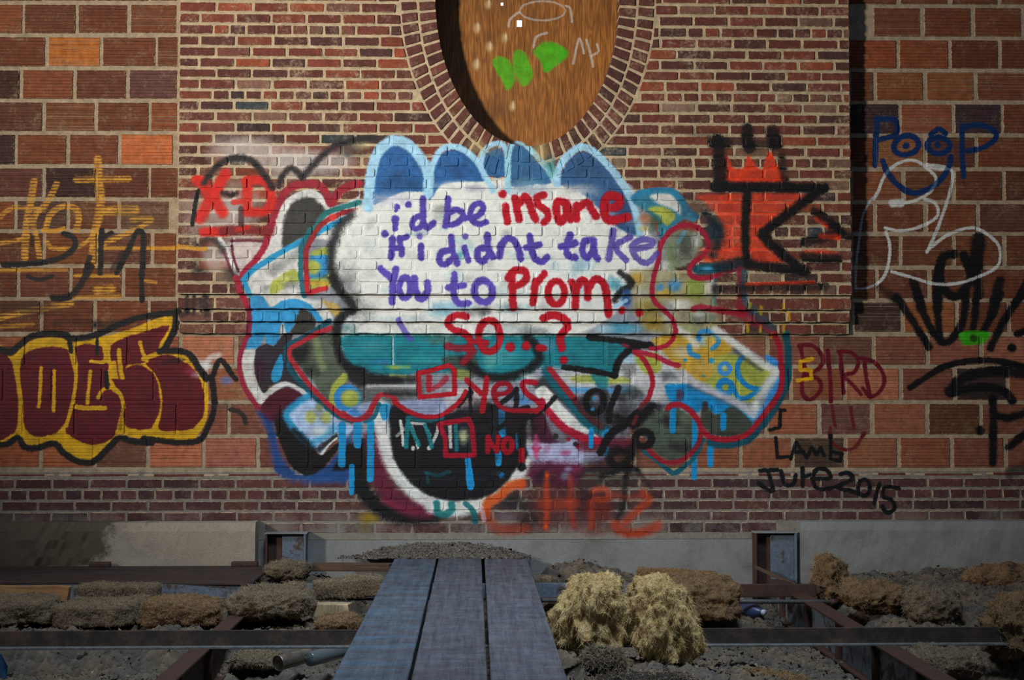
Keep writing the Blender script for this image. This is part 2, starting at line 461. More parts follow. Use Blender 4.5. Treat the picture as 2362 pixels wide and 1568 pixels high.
for x_, y_, rx_, ry_, c_, a_ in ((700, 780, 160, 40, (90, 110, 100), .6), (620, 910, 220, 40, (60, 170, 170), .5), (300, 930, 120, 30, (60, 130, 190), .5), (380, 960, 80, 20, (190, 190, 60), .6),
                                 (230, 820, 120, 60, (110, 170, 180), .35), (1120, 880, 150, 90, (90, 170, 170), .5), (1030, 920, 60, 100, (120, 180, 170), .5), (1400, 820, 90, 60, (150, 130, 170), .5), (1650, 860, 200, 60, (8, 96, 110), .5)):
    B(c_, x_, y_, rx_, ry_, a_)
S('W', 14, '370,760 372,940', .7, 2); S((110, 140, 130), 16, '735,760 740,900', .6, 2); S((140, 160, 150), 10, '1840,680 1845,1000', .5, 1.5)
# black contour of the balloon
use('A'); S('BK', 95, '1840,830 1720,940 1650,1100 1620,1280 1630,1440 1690,1568', .8, 9)
use('B'); S('BK', 88, '1640,0 1690,110 1780,210 1860,330 1760,400 1700,480 1680,600 1690,760 1740,900 1830,980 1960,1020', .92, 6)
F('BK', '1790,1000 1950,990 2100,1050 2361,1080 2361,1170 2000,1180 1850,1150', .85, 7)
use('D')
S('W', 40, '-250,520 0,515 260,520', .7, 4); S('LG', 30, '0,400 120,410 230,430', .6, 3); S('LG', 34, '20,320 200,310', .6, 4); S((20, 20, 22), 70, '-60,450 100,450 260,440', .7, 7); S((24, 24, 26), 40, '-60,600 120,600 280,610', .7, 5)
F((60, 62, 52), '560,220 900,180 960,330 880,430 720,420', .8, 6)
S('BK', 95, '800,240 920,330 1000,390 1120,425 1300,415 1440,370 1560,300 1620,200 1570,70 1490,0', .9, 7)
F('LG', '730,330 860,360 840,440 740,440', .6, 5)
use('F')
F((192, 192, 192), '0,400 700,250 960,200 1200,350 1230,540 1000,640 900,720 850,690 700,560 560,540 120,580 0,500', 1, 5)
F('LG', '700,260 930,230 960,400 820,440 740,360', 1, 5); F('LG', '120,455 600,470 610,530 130,515', .9, 5); B('GY', 640, 400, 90, 110, .8); B((70, 76, 80), 1020, 460, 130, 60, .6); B('LB', 640, 290, 90, 60, .8)
S((70, 150, 210), 50, '60,590 300,600 620,600', .85, 6); F('TE', '270,440 430,450 430,560 360,590', .8, 5)
F((22, 118, 128), '0,90 290,80 860,150 700,190 600,260 540,330 480,440 400,430 200,400 0,370', 1, 4)
S('BK', 56, '0,370 200,395 400,430 510,460', .95); S('BK', 70, '500,450 540,320 600,240 700,170 860,150', .95); S('BK', 60, '250,70 290,80 450,95 650,120 870,155', .95)
# ---- right half of the piece
use('G')
F((52, 122, 148), '340,230 420,160 560,150 740,150 820,230 920,380 980,420 950,480 850,450 750,520 640,640 590,600 560,480 480,380 350,290', 1, 4)
B((56, 92, 60), 560, 480, 110, 130, .8); B((176, 104, 66), 460, 450, 90, 80, .8); B((190, 160, 60), 450, 540, 80, 40, .6)
F('WW', '510,230 560,190 700,190 800,300 810,400 720,350 600,300', 1, 5); F('LG', '490,350 600,320 720,370 760,430 690,510 640,480 600,420', 1, 4)
S((40, 130, 170), 60, '350,240 460,180 700,170 800,240 900,370 970,420', .8)
F((126, 130, 112), '650,700 740,590 860,560 980,600 1030,680 980,780 900,880 800,930 700,900 640,860', 1, 5); B((60, 66, 56), 860, 720, 100, 170, .7); B('WW', 970, 660, 60, 90, .6); B((96, 124, 76), 720, 740, 90, 120, .5); S((90, 150, 180), 40, '850,580 790,680', .7)
F('WW', '560,900 700,860 760,1000 600,1060 540,1000', .8, 8)
F((160, 150, 110), '330,960 880,1000 900,1100 1080,1060 1150,1220 1150,1568 560,1568 330,1300', .85, 8)
for x_, y_, rx_, ry_, c_, a_ in ((380, 1030, 80, 80, 'GD', .8), (650, 1180, 100, 60, 'GD', .8), (760, 1100, 90, 80, (60, 140, 200), .8), (610, 1130, 50, 50, (60, 140, 200), .8), (950, 1130, 130, 130, (150, 168, 70), .9),
                                (1090, 1130, 60, 100, 'WW', .6), (800, 1300, 160, 70, 'W', .8), (640, 1330, 130, 80, (110, 112, 112), .6), (1010, 1420, 200, 90, (110, 118, 112), .7), (1000, 1390, 90, 40, 'W', .6),
                                (500, 1320, 160, 130, (150, 130, 60), .8), (540, 1480, 150, 90, (150, 126, 46), .9), (230, 1530, 230, 80, (60, 150, 180), .8), (60, 1540, 120, 60, (170, 200, 210), .7),
                                (250, 1180, 110, 100, (50, 120, 150), .7), (160, 1090, 130, 90, (60, 140, 160), .8), (280, 1250, 80, 120, (60, 90, 150), .7), (420, 1180, 110, 70, (170, 170, 160), .7), (900, 1530, 120, 60, (140, 160, 100), .6),
                                (690, 1400, 70, 120, (180, 180, 190), .6), (730, 880, 60, 140, (110, 130, 84), .7)):
    B(c_, x_, y_, rx_, ry_, a_)
S('LB', 40, '160,1310 250,1270 300,1230', .7); S((40, 110, 130), 40, '1150,1010 1150,1300', .4, 4)
B((64, 56, 54), 960, 330, 170, 160, .45); B((28, 50, 62), 1150, 560, 130, 190, .9)
F('TD', '930,940 1000,900 1200,860 1420,830 1430,900 1200,970 1000,1000', 1, 4); B((80, 170, 210), 1080, 940, 90, 30, .8)
use('F')
F('GD', '870,100 1100,50 1500,60 1700,170 1500,330 1500,480 1300,530 1150,420 1000,230', 1, 5); F('LG', '1480,280 1760,250 2060,410 1960,560 1850,720 1600,640 1400,540 1480,420', 1, 6)
B((196, 160, 96), 1420, 360, 200, 130, .6); B('WW', 1180, 230, 130, 90, .6); B('LB', 1400, 100, 130, 90, .8)
ring((70, 150, 214), 46, 1595, 385, 52, 52); dot((176, 190, 150), 46, '1590,375'); ring((24, 132, 196), 62, 1600, 570, 66, 66); dot('LG', 70, '1690,440')
S((24, 132, 196), 50, '1770,270 1720,350 1740,470 1830,560 1940,590'); S((24, 132, 196), 48, '1690,590 1730,670 1810,675 1910,610'); dot('SB', 36, '1205,300'); dot('SB', 58, '1465,305'); dot('SB', 30, '1385,460', .7)
S((40, 140, 205), 54, '1245,160 1255,230 1330,265', .9); S((40, 140, 205), 46, '1335,90 1350,30 1440,15 1520,60 1530,130 1470,185', .9); dot('GD', 90, '1440,110', .8)
F((20, 136, 196), '1000,560 1100,540 1220,540 1400,620 1600,700 1780,810 1880,880 1840,980 1700,930 1600,880 1480,820 1390,760 1300,830 1180,740 1060,720', 1, 3)
F((60, 142, 210), '1990,260 2140,330 2145,560 2060,720 1960,870 1880,870 1960,650 2090,450', 1, 4)
S('W', 76, '1500,0 1650,110 1800,220 1950,330 2100,410', .95, 6); S('W', 92, '2110,420 2010,560 1940,690 1870,830', .92, 8); S((196, 196, 206), 74, '1170,420 1300,520 1500,620 1700,720 1870,830', .92, 7); S('W', 64, '1140,0 1250,80 1310,160', .85, 6)
S((70, 74, 86), 34, '1680,190 1800,290 1960,400', .7, 5); S((80, 84, 96), 30, '1240,560 1500,670 1720,790', .5, 5); B((120, 120, 130), 1960, 720, 50, 130, .4)
F((66, 72, 62), '1350,900 1400,720 1470,830 1560,830 1620,780 1700,770 1860,910 1830,1000 1650,1050 1500,1040 1400,980', 1, 3)
F((78, 88, 74), '780,860 1000,780 1130,780 1250,870 1330,1000 1310,1130 1200,1250 1080,1290 960,1250 860,1150 760,1000', 1, 4); B((40, 20, 34), 1060, 900, 110, 90, .7); B((36, 30, 34), 1180, 1170, 180, 90, .7); B((96, 110, 84), 1200, 870, 90, 60, .7)
B((96, 40, 60), 1150, 650, 50, 80, .8); B((46, 40, 46), 940, 760, 120, 40, .8); B('WW', 980, 680, 70, 60, .6)
for x, a_, b_, w_ in ((1080, 780, 1000, 64), (1300, 900, 1200, 58), (1295, 1180, 1460, 56), (1455, 1060, 1335, 62), (1582, 850, 970, 64), (272, 990, 1150, 50), (1085, 560, 720, 54)):
    S((18, 140, 198), w_, '%d,%d %d,%d' % (x, a_, x - 3, b_), sharp=True, soft=1.4)
S((60, 40, 46), 56, '1400,730 1400,780', .7)
S('TD', 74, '2205,40 2220,200 2222,400 2200,550 2130,700 2030,870 1940,970 1840,1080 1700,1130 1560,1140 1450,1120', .95); S((16, 92, 106), 46, '1380,1090 1300,1250 1200,1350 1090,1420 1000,1360 900,1280 790,1200', .92)
S((168, 26, 44), 56, '2080,40 2130,140 2150,300 2160,450 2150,580 2090,700 1990,830 1900,950 1820,1030 1700,1080 1560,1090 1450,1060 1370,990 1330,900 1270,820 1180,750 1090,740 1030,775')
S((150, 30, 44), 48, '1345,920 1360,1030 1320,1150 1230,1250 1120,1310 1000,1310 900,1250 825,1170', .95)
S((172, 26, 48), 46, '1110,0 1080,90 1020,150 930,180 860,185'); S((168, 26, 44), 50, '700,215 780,280 850,400 880,520 850,650 810,720'); S((130, 30, 36), 48, '800,720 720,830 690,910', .85); S((178, 30, 56), 50, '740,215 900,260 1050,330 1135,352', .95); S('CR', 40, '590,150 630,165', .7)
use('G')
S('CR', 50, '620,690 700,580 800,520 920,510 1020,560 1080,660 1090,740 1030,820 940,880 900,960 940,1020 1050,1035 1200,1000', .95); S((110, 28, 44), 46, '1180,1000 1400,930', .7)
S('CR', 46, '640,660 610,740 600,830 570,940 540,1060 530,1180 570,1280 660,1360 740,1450 765,1568'); S((150, 60, 60), 30, '560,480 590,600', .6)
S((130, 28, 44), 60, '1400,960 1410,1200 1400,1350 1480,1450 1620,1500', .75, 5); S('CR', 56, '940,1340 1020,1320 1130,1340 1300,1370 1440,1400', .9); S((24, 84, 96), 60, '1450,960 1440,1150 1480,1330 1570,1450', .6, 5)
use('N'); S((150, 26, 44), 46, '430,560 520,620 600,680 660,750', .9); S((20, 84, 96), 60, '500,560 560,630 640,690', .5, 6)
B((100, 96, 50), 560, 760, 140, 60, .4)
for q in ('500,530 490,560', '570,555 570,600', '725,535 720,580', '760,590 762,640', '480,660 480,720', '570,680 565,720', '728,660 724,720', '640,740 640,760'):
    S('YE', 20, q, .55, 2)
# ---- mouth area
use('D')
F((150, 160, 190), '60,690 300,660 700,640 820,600 760,700 660,780 540,840 400,850 250,820 130,760', .95, 4)
F('WW', '620,560 1100,540 1000,720 760,760 640,800', .7, 8); B((120, 60, 90), 860, 640, 120, 80, .5); B((70, 130, 190), 1350, 600, 160, 100, .6); B((60, 130, 200), 1450, 690, 130, 60, .7); B((150, 150, 170), 1060, 620, 120, 80, .5); B((80, 60, 80), 900, 760, 160, 60, .6); B('W', 1500, 420, 120, 60, .6)
S('W', 36, '110,900 130,1030 140,1160', .9); S('W', 34, '230,960 270,1080 300,1190', .9); S('W', 34, '230,920 370,930', .8); S('W', 34, '370,950 430,1050', .8); S('W', 36, '520,950 500,1050 420,1200', .8); S('W', 40, '650,950 655,1180', .8); S('W', 34, '70,1060 150,990', .6); dot('W', 46, '420,1195 250,1195', .9)
S((14, 120, 128), 50, '190,880 180,1030 170,1180', .95); S((14, 120, 128), 46, '200,930 260,1050 310,1160', .9); S((14, 120, 128), 46, '380,950 420,1060 450,1180', .9); S((14, 120, 128), 42, '710,930 722,1210', .9); B((196, 196, 150), 795, 1060, 70, 120, .9)
S((20, 100, 112), 60, '200,860 400,890 560,860', .8)
S((14, 90, 104), 40, '380,1460 520,1490 640,1450', .6); S((14, 90, 104), 36, '400,1470 410,1568', .5); S((14, 80, 96), 60, '1180,1470 1220,1500', .5)
for x, a_, b_, w_ in ((1212, 790, 1040, 76), (1392, 1050, 1190, 58), (1172, 1250, 1362, 70), (852, 1320, 1420, 50)):
    S((18, 144, 204), w_, '%d,%d %d,%d' % (x, a_, x + 6, b_), sharp=True, soft=1.4)
use('E')
S((18, 144, 204), 60, '135,560 145,700', sharp=True, soft=1.5); S((18, 144, 204), 82, '150,680 165,860', sharp=True, soft=1.5); S((20, 120, 190), 40, '490,740 510,720', .7)
F('LV', '760,390 1000,370 1360,365 1360,610 1100,620 860,580', .95, 5); F((66, 20, 40), '850,90 960,50 1070,300 1200,365 890,365', .95, 4); S('W', 74, '775,140 790,260 800,390', .85, 5)
F((120, 122, 130), '980,70 1090,140 1210,360 1080,340', .8, 5); dot('BK', 60, '1090,310', .7)
F((86, 22, 50), '850,600 1360,620 1360,800 1200,860 860,820', .85, 10); B((150, 50, 90), 1300, 660, 120, 70, .5); B((30, 20, 28), 960, 760, 130, 110, .8); B((120, 150, 170), 1200, 740, 70, 60, .6); B('LV', 1230, 660, 60, 40, .6)
S((204, 70, 120), 64, '870,310 880,380 880,520', .75, 5); S((190, 60, 100), 30, '840,430 880,470 930,430', .8); B((160, 60, 96), 1200, 490, 90, 50, .7); B((170, 60, 100), 1000, 450, 60, 80, .4)
S((108, 22, 44), 150, '1400,400 1600,400 1900,420', .85, 10); S('LV', 70, '1370,530 1500,520 1680,520', .7, 8); B((60, 26, 44), 1650, 650, 300, 90, .6); dot('RD', 46, '1230,340 1330,420', .8); dot('BK', 50, '1305,395', .8)
F((44, 40, 34), '1350,700 1500,640 1900,600 2000,700 1900,800 1500,860 1380,850', .5, 12)
# diagonal band right of the mouth
use('D')
F((40, 40, 44), '1560,520 1760,600 2000,820 2300,1010 2361,900 2361,560 2000,640 1860,480 1740,380', .8, 6); F('W', '1580,560 1700,530 1900,760 2180,1000 2290,1110 2150,1110 1850,960 1700,760 1600,640', 1, 3)
S((10, 92, 104), 110, '1700,360 1850,560 2000,740 2150,920 2361,1010', .95, 5); S((168, 30, 40), 66, '1740,340 1860,490 2010,670', .95); S((80, 30, 34), 70, '2010,680 2130,830 2300,960', .85)
S((172, 10, 40), 84, '1640,690 1720,790 1830,920 1950,1010 2100,1080 2280,1120', .95)
use('F'); S((18, 144, 204), 50, '272,990 268,1150', sharp=True, soft=1.4); S((18, 144, 204), 56, '430,1010 400,1040', .9); S((18, 144, 204), 50, '425,1180 420,1230', .9)
# ---- tags in black over the mouth
B((46, 52, 42), 640, 640, 200, 90, .6); ring('BK', 66, 308, 715, 88, 108); B('LV', 320, 680, 50, 60, .5); dot('SB', 40, '300,680 285,785', .8)
B((26, 28, 26), 620, 800, 240, 170, .55); B((24, 20, 24), 560, 1240, 240, 120, .6)
S('BK', 66, '540,580 500,680 460,780 450,900', .95); B('BK', 560, 900, 150, 110, .9); S('BK', 110, '700,940 780,840 860,770', .95, 7); S('BK', 82, '365,1210 430,1080 520,990 640,910 720,830', .95); S('BK', 60, '480,1020 580,960 690,860', .9); ring('BK', 74, 790, 1080, 78, 74, .95)
S((150, 40, 40), 40, '720,860 690,930', .6); B((110, 30, 46), 790, 1080, 50, 40, .5)
use('E')
ring('BK', 84, 1790, 540, 105, 78, .85, 8); S('BK', 62, '1900,640 1860,740 1840,900 1830,1060 1760,1200', .72, 7); S('BK', 52, '1590,750 1740,690 1890,620', .75, 7); S('BK', 44, '1960,640 2040,760 2130,870', .65, 7); B('BK', 1960, 420, 120, 110, .7)
use('D')
B((22, 18, 24), 1150, 900, 380, 170, .55); B((24, 14, 22), 1480, 1010, 160, 180, .6); B((26, 18, 22), 1000, 720, 200, 90, .4)
S('BK', 62, '740,730 800,650 880,580', .95); S('BK', 40, '870,540 872,720 900,1050', .9); S('BK', 62, '920,970 1000,870 1100,780 1250,670 1370,560', .95); S('BK', 56, '1375,560 1370,700 1330,1000', .92)
S('BK', 52, '1060,820 1050,930 1100,985 1190,970 1300,880 1400,780 1500,750', .92); S('BK', 52, '1420,900 1550,840 1680,760 1790,640', .92); S('BK', 92, '1440,880 1430,1100 1430,1390', .9, 5); S('BK', 150, '980,1060 960,1250', .85, 8); B('BK', 1060, 1300, 130, 90, .8); B((30, 20, 24), 1330, 930, 120, 100, .7)
# ---- red boxes, Yes / No
S('RD', 52, '300,380 440,350 640,290 695,340 700,600 500,620 320,640 300,380', sharp=True); S('RD', 62, '420,420 420,560', .8); S('RD', 60, '450,550 540,500 610,430', .6)
S((168, 6, 30), 58, '830,450 900,520 990,600'); S((168, 6, 24), 62, '1050,430 1035,560 1000,790'); S((150, 6, 30), 54, '1130,610 1240,600 1310,550 1270,495 1170,500 1125,590 1170,710 1250,770 1400,785 1600,785'); S((168, 6, 34), 60, '1580,480 1450,480 1470,580 1600,680 1650,740 1580,790')
S('RD', 50, '40,690 150,770 280,830 400,855 540,840 660,770 760,680 820,580', .95)
S((160, 6, 34), 56, '530,930 850,880 890,960 915,1270 600,1275 600,1100 530,930', sharp=True)
S((160, 4, 26), 58, '1065,1070 1060,1230'); S((160, 4, 26), 58, '1065,1090 1110,1160 1160,1220'); S((160, 4, 26), 56, '1175,1070 1160,1230'); ring((160, 4, 26), 62, 1278, 1165, 50, 72); S((170, 4, 26), 66, '1432,1220 1430,1360', .95); dot('BK', 90, '1430,1395')
# ---- orange scrawl at the bottom
use('E')
F((84, 26, 28), '850,880 1400,860 1700,1000 1600,1300 1100,1300 860,1280', .6, 14); B((26, 24, 30), 640, 1010, 200, 140, .7); B((22, 20, 24), 780, 1250, 130, 150, .75); B((110, 108, 116), 560, 1180, 160, 80, .4); B((30, 20, 24), 1400, 1000, 110, 220, .5)
OS = (206, 78, 22)
S(OS, 105, '720,830 600,850 480,960 350,1040 330,1160', .92, 6); S((150, 56, 28), 110, '340,1180 450,1310 620,1325 780,1310', .7, 9)
S((190, 64, 26), 58, '1000,720 990,900 1000,1050 980,1310', .75, 6); S((180, 60, 30), 56, '1250,760 1260,900 1250,1060 1290,1290', .6, 7); S((170, 60, 26), 120, '960,1050 1130,1055 1300,1040', .55, 9)
S((190, 70, 30), 64, '1500,900 1640,885 1650,990 1500,1010 1490,1150 1480,1300', .65, 6); S((120, 40, 24), 200, '1480,1080 1600,1130', .5, 10)
S((176, 62, 26), 86, '2050,930 2100,1010 1990,1110 1860,1240', .75, 7); S((170, 58, 26), 110, '1740,1270 1800,1330 1950,1365 2100,1330 2200,1290', .8, 8); S((150, 54, 30), 60, '1700,950 1900,980 2050,960', .5, 7)
dot((226, 84, 16), 40, '985,1290 1000,740', .9); B((120, 36, 28), 1500, 1340, 320, 70, .4)
S((10, 100, 104), 58, '110,1040 190,1120 215,1240', .8); B((10, 86, 96), 210, 1230, 60, 60, .5); S((200, 180, 200), 50, '290,1090 310,1220', .6)
# ---- the question, in purple and red
use('H')
P_ = 'PU'
def L_(c, w, *ss, **k):
    for s in ss: S(c, w, s, **k)
dot(P_, 50, '255,595 342,578'); S(P_, 26, '255,595 245,625'); dot(P_, 62, '242,692'); S(P_, 48, '242,692 242,765')
L_(P_, 50, '456,530 456,640 460,720 490,755 535,722'); L_(P_, 44, '430,665 385,690 372,740 400,765 440,745 458,700')
L_(P_, 50, '650,530 645,640 632,745'); L_(P_, 48, '640,735 700,730 755,690 765,645 715,615 660,640')
L_(P_, 46, '780,685 880,665 925,610 905,568 850,585 822,650 840,700 890,730 945,712')
R_ = 'RD'
dot(R_, 64, '1075,495'); L_(R_, 56, '1098,590 1112,712'); L_(R_, 58, '1172,530 1185,610 1203,690', '1195,580 1250,515 1285,570 1310,650 1335,692'); L_(R_, 56, '1395,503 1345,525 1355,580 1415,625 1430,680 1395,715')
L_(R_, 60, '1570,565 1500,555 1495,640 1525,712 1570,650 1575,580 1605,690'); L_(R_, 58, '1650,580 1650,690', '1650,620 1725,560 1765,610 1800,668'); L_(R_, 68, '1870,600 1970,590 1980,530 1910,505 1868,560 1868,650 1915,700 2045,675')
dot(P_, 56, '158,805'); L_(P_, 52, '218,845 215,910 208,985'); L_(P_, 46, '275,840 290,965', '275,850 330,828', '235,915 290,915'); dot(P_, 50, '430,825', a=.8); L_(P_, 50, '440,900 440,990')
L_(P_, 50, '675,830 685,930 722,1035', '670,930 600,950 583,1015 625,1045 690,990'); dot(P_, 50, '785,825', a=.85); L_(P_, 48, '778,910 810,1012')
L_(P_, 52, '955,815 965,910 1000,985', '955,915 890,925 880,990 920,1018 975,960'); L_(P_, 52, '1065,890 1050,980', '1060,900 1105,842 1165,860 1200,930 1215,1000'); L_(P_, 52, '1285,820 1300,930 1330,1000 1385,1022 1420,985', '1258,912 1360,888')
L_(P_, 54, '1602,812 1572,900 1582,970 1640,990', '1530,905 1640,878'); L_(P_, 54, '1785,855 1712,860 1698,950 1735,990 1780,930 1785,865 1790,960 1815,998')
L_(P_, 50, '1935,780 1922,880 1900,1000', '2065,830 1955,905 2035,1010', a=.85); L_(P_, 48, '2090,925 2220,900 2240,862 2160,850 2080,905 2120,995 2200,1030 2275,960', a=.8)
P2 = (88, 70, 168)
L_(P2, 54, '125,1075 210,1150', '245,1080 222,1200 213,1335'); ring(P2, 50, 315, 1225, 44, 80); L_(P2, 54, '390,1150 400,1250 440,1310 490,1255 490,1185')
L_(P2, 52, '700,1120 695,1270 735,1345 808,1340', '650,1222 770,1205'); ring(P2, 54, 925, 1252, 70, 86, rot=-.2)
L_(R_, 56, '1120,1150 1165,1092 1240,1092 1262,1145 1215,1195 1150,1212', '1150,1110 1150,1250 1160,1375'); L_(R_, 54, '1330,1170 1312,1340', '1330,1200 1400,1115'); ring(R_, 54, 1492, 1262, 64, 90); L_(R_, 56, '1608,1180 1640,1260 1640,1370', '1640,1250 1690,1165 1730,1200 1740,1300', '1740,1230 1795,1160 1860,1190 1890,1300 1900,1430'); dot(R_, 52, '2005,1400'); dot(R_, 56, '2140,1418')
use('Q')
L_((178, 8, 30), 48, '870,618 800,608 748,655 780,705 860,735 905,790 880,840'); L_((150, 16, 34), 50, '740,820 820,835 900,830', '920,850 850,930', a=.85); ring((180, 8, 28), 46, 1028, 750, 74, 108); L_('RD', 44, '950,785 1005,798'); dot('RD', 66, '1168,826 1280,818'); L_('RD', 46, '1365,830 1395,832')
L_((184, 8, 30), 52, '1395,630 1460,608 1540,635 1560,690 1512,755 1522,835'); dot('RD', 56, '1535,915'); L_(P2, 40, '410,640 440,700 490,770', a=.8)
# black arrow right of Prom
use('H'); S('BK', 50, '1990,1110 2080,1190 2000,1250 1950,1320', .85, 4); S((40, 70, 130), 60, '2040,1260 2040,1330', .8); S('LB', 26, '1950,1370 2040,1320', .8)
use('F'); 
# ---- XD
use('A')
S('XR', 116, '190,470 320,620 440,800', .88, 6); S('XR', 118, '470,380 340,600 190,860', .88, 6); S('XR', 90, '140,440 260,450', .85); S('XR', 60, '560,690 640,680', .7)
S('XR', 98, '710,470 705,620 700,780', .85, 6); S('XR', 96, '690,455 870,450 960,550 965,700 890,790 700,790', .88, 6); S('XR', 92, '230,1010 450,1010', .95, 5); S((120, 22, 24), 96, '440,1005 700,990 960,1010', .85, 6); S('XR', 50, '600,990 720,960', .7); S((66, 40, 44), 60, '640,760 640,930', .7); S('BK', 46, '440,585 520,612 592,590', .85, 5)
S('DK', 66, '240,475 330,350 460,240 600,205 740,230 850,340 930,450 985,530', .92, 5); S('DK', 58, '1050,515 1090,400 1160,325 1230,340 1310,415', .9, 5); S('DK', 62, '1310,415 1420,290 1560,150 1700,60 1860,10 2100,-10', .9, 6); S('BK', 46, '175,560 140,720 108,935', .9)
S('GO', 46, '-60,1180 120,1190 250,1195', .8)
use('B')
S('DK', 38, '45,205 50,300 50,380', .8, 4); S('DK', 34, '120,205 120,400', .8, 4); S('DK', 30, '190,230 200,360', .7, 4); S('DK', 70, '245,215 260,400', .75, 5)
S('W', 60, '90,850 210,960 300,880 390,850', .6, 6); B('W', 230, 960, 130, 80, .6)
# ---- crowned K
use('G')
F('OR', '1020,210 2060,200 1800,420 1650,560 1720,720 1850,885 1070,885 1180,700 1240,600 1180,420 1060,290', .62, 6, tex=.3)
use('O'); F('OR', '300,1060 340,1060 380,1140 450,1140 480,1050 530,1120 580,1150 620,1020 690,1140 715,1240 310,1240', .85, 4, tex=.3)
S('BK', 92, '275,960 290,1100 290,1270', .85, 7); S('BK', 80, '245,965 340,970', .7, 6); S('BK', 84, '475,880 490,1010', .85, 6); S('BK', 96, '650,900 670,980', .85, 7); S('BK', 60, '710,1060 735,1240', .6, 6); S('BK', 60, '480,960 560,980 650,970', .6, 7); B('BK', 180, 900, 200, 60, .25)
use('G')
S('BK', 100, '1150,130 1700,135 2230,140', .93, 6); S('BK', 96, '2230,140 2040,280 1820,440 1630,590', .92, 6); S('BK', 100, '1630,610 1760,740 1900,860 2040,970', .92, 6); S('BK', 96, '1480,905 1750,930 2050,970', .9, 6); S('BK', 84, '1470,190 1455,500 1465,880', .93, 5); S((20, 34, 40), 80, '1060,400 1180,520 1200,640 1130,800', .75, 9); S((18, 30, 36), 90, '1180,920 1400,880', .8, 7)
S('OR', 70, '2170,430 2280,510 2370,600', .75, 5); S('BK', 84, '2140,370 2280,460 2420,590', .85, 6)
use('N')
S('BK', 66, '870,110 960,90 1040,70', .8, 6); S('BK', 60, '1060,10 1130,60 1180,70', .7, 6); S('OR', 40, '980,70 1100,80', .6, 4); S('OR', 30, '870,180 980,178 1080,190', .6, 5); S('BK', 60, '860,210 980,225 1100,225', .85, 6); S('OR', 26, '470,402 700,395 930,388', .9, 3); S('BK', 54, '260,432 600,425 1010,415', .7, 6); S('OR', 20, '150,160 440,200', .3)
# ---- right-hand wall
use('L')
BMw = 30
L_('BM', BMw, '430,352 520,350 595,430 570,510 480,550', '440,360 465,480 470,550', '470,560 560,580 580,650 520,722 460,700 450,620 465,550', '630,385 645,560 652,740', '720,400 728,540 740,680', '705,395 790,400 842,460 815,535 745,560 800,620 862,690', '885,450 900,580 925,705', '860,440 960,470 1022,570 1000,660 925,705 875,650', a=.92)
L_('BM', 24, '658,770 682,915', '790,780 812,925', '650,920 650,1010 740,1072 820,1055 885,960', a=.8)
L_('YE', 28, '522,443 440,462 440,520 512,522 515,580 420,592', sharp=True)
L_('BK', 26, '330,800 300,802 296,920 225,937', '270,995 280,1130 370,1122', '372,1135 412,1025 485,1130', '395,1090 460,1090', '492,1115 520,1058 552,1112 580,1060 605,1115', '650,975 650,1140 715,1155 730,1105 665,1090', sharp=True, a=.95)
L_('BK', 30, '160,1222 280,1216', '215,1222 245,1362 150,1308', '305,1225 330,1312 390,1312 408,1250', '455,1205 455,1325', '455,1265 505,1250', '520,1275 645,1272 620,1215 550,1215 530,1290 560,1345 640,1345 720,1325', '720,1245 775,1238 800,1280 690,1335 790,1360 860,1390', '990,1310 950,1450', '1125,1345 1030,1335 1018,1400 1080,1430 1092,1490 1040,1512 1008,1465', a=.95)
ring('BK', 28, 882, 1338, 42, 56)
L_('BK', 56, '1110,10 1220,180 1335,360', '1250,-20 1300,130 1345,230 1420,325', '1385,-20 1395,160 1420,320 1500,300 1570,180 1592,-20', '1665,-10 1655,130 1640,230', '1830,-10 1780,120 1690,290', '1990,-10 1860,170 1760,372', a=.93, soft=4)
dot('BK', 62, '1910,365'); S('BK', 50, '1950,270 2040,230', .9)
F('GN', '1550,258 1750,254 1725,325 1640,345 1570,340', .95, 2.5); dot('BK', 50, '1645,300', .6)
L_('BK', 46, '1205,645 1330,560 1480,482 1650,455 1850,462 2060,520', a=.92); L_('BK', 78, '1480,665 1560,585 1700,542 1850,532 2060,555', a=.9, soft=5); L_('BK', 62, '1480,685 1600,648 1750,640 1850,662 1915,730', a=.9, soft=4); F('BK', '1540,640 1860,650 1860,712 1540,706', .55, 4)
L_('BK', 58, '1780,720 1782,900 1778,1165', '1810,842 1900,852 2050,800', '2060,930 1960,1000 1895,1055', a=.92, soft=4); dot('BK', 66, '1690,940'); S('BK', 80, '2060,1170 1900,1240', .5, 6)
use('K')
L_('BK', 74, '870,1185 780,1215 755,1350 790,1450 880,1512 970,1430 995,1330 940,1190', a=.92, soft=4); S('BK', 116, '1060,1075 1045,1180 1035,1290', .9, 6); L_('BK', 76, '555,1390 590,1500 610,1600', '1225,1390 1190,1500 1160,1640', '770,1250 740,1420 745,1600', '1040,1250 1060,1500', a=.9, soft=4); S('BK', 50, '1420,1400 1330,1580', .9); S('BK', 60, '300,1440 420,1540', .6, 6)
L_('NV', 44, '275,140 268,320 262,500', '270,150 400,150 432,205 418,270 350,292 270,310', '930,200 930,400 940,585', '930,222 1050,190 1180,240 1182,305 1080,370 970,392', '320,470 360,560 430,650 550,715 660,690 760,620 822,530 845,440', a=.95)
ring('NV', 46, 500, 350, 98, 72, rot=-.25); dot('NV', 54, '500,350'); ring('NV', 46, 750, 350, 84, 62); L_('NV', 42, '690,265 750,222 805,255'); dot('NV', 54, '740,345')
WL = (206, 206, 200)
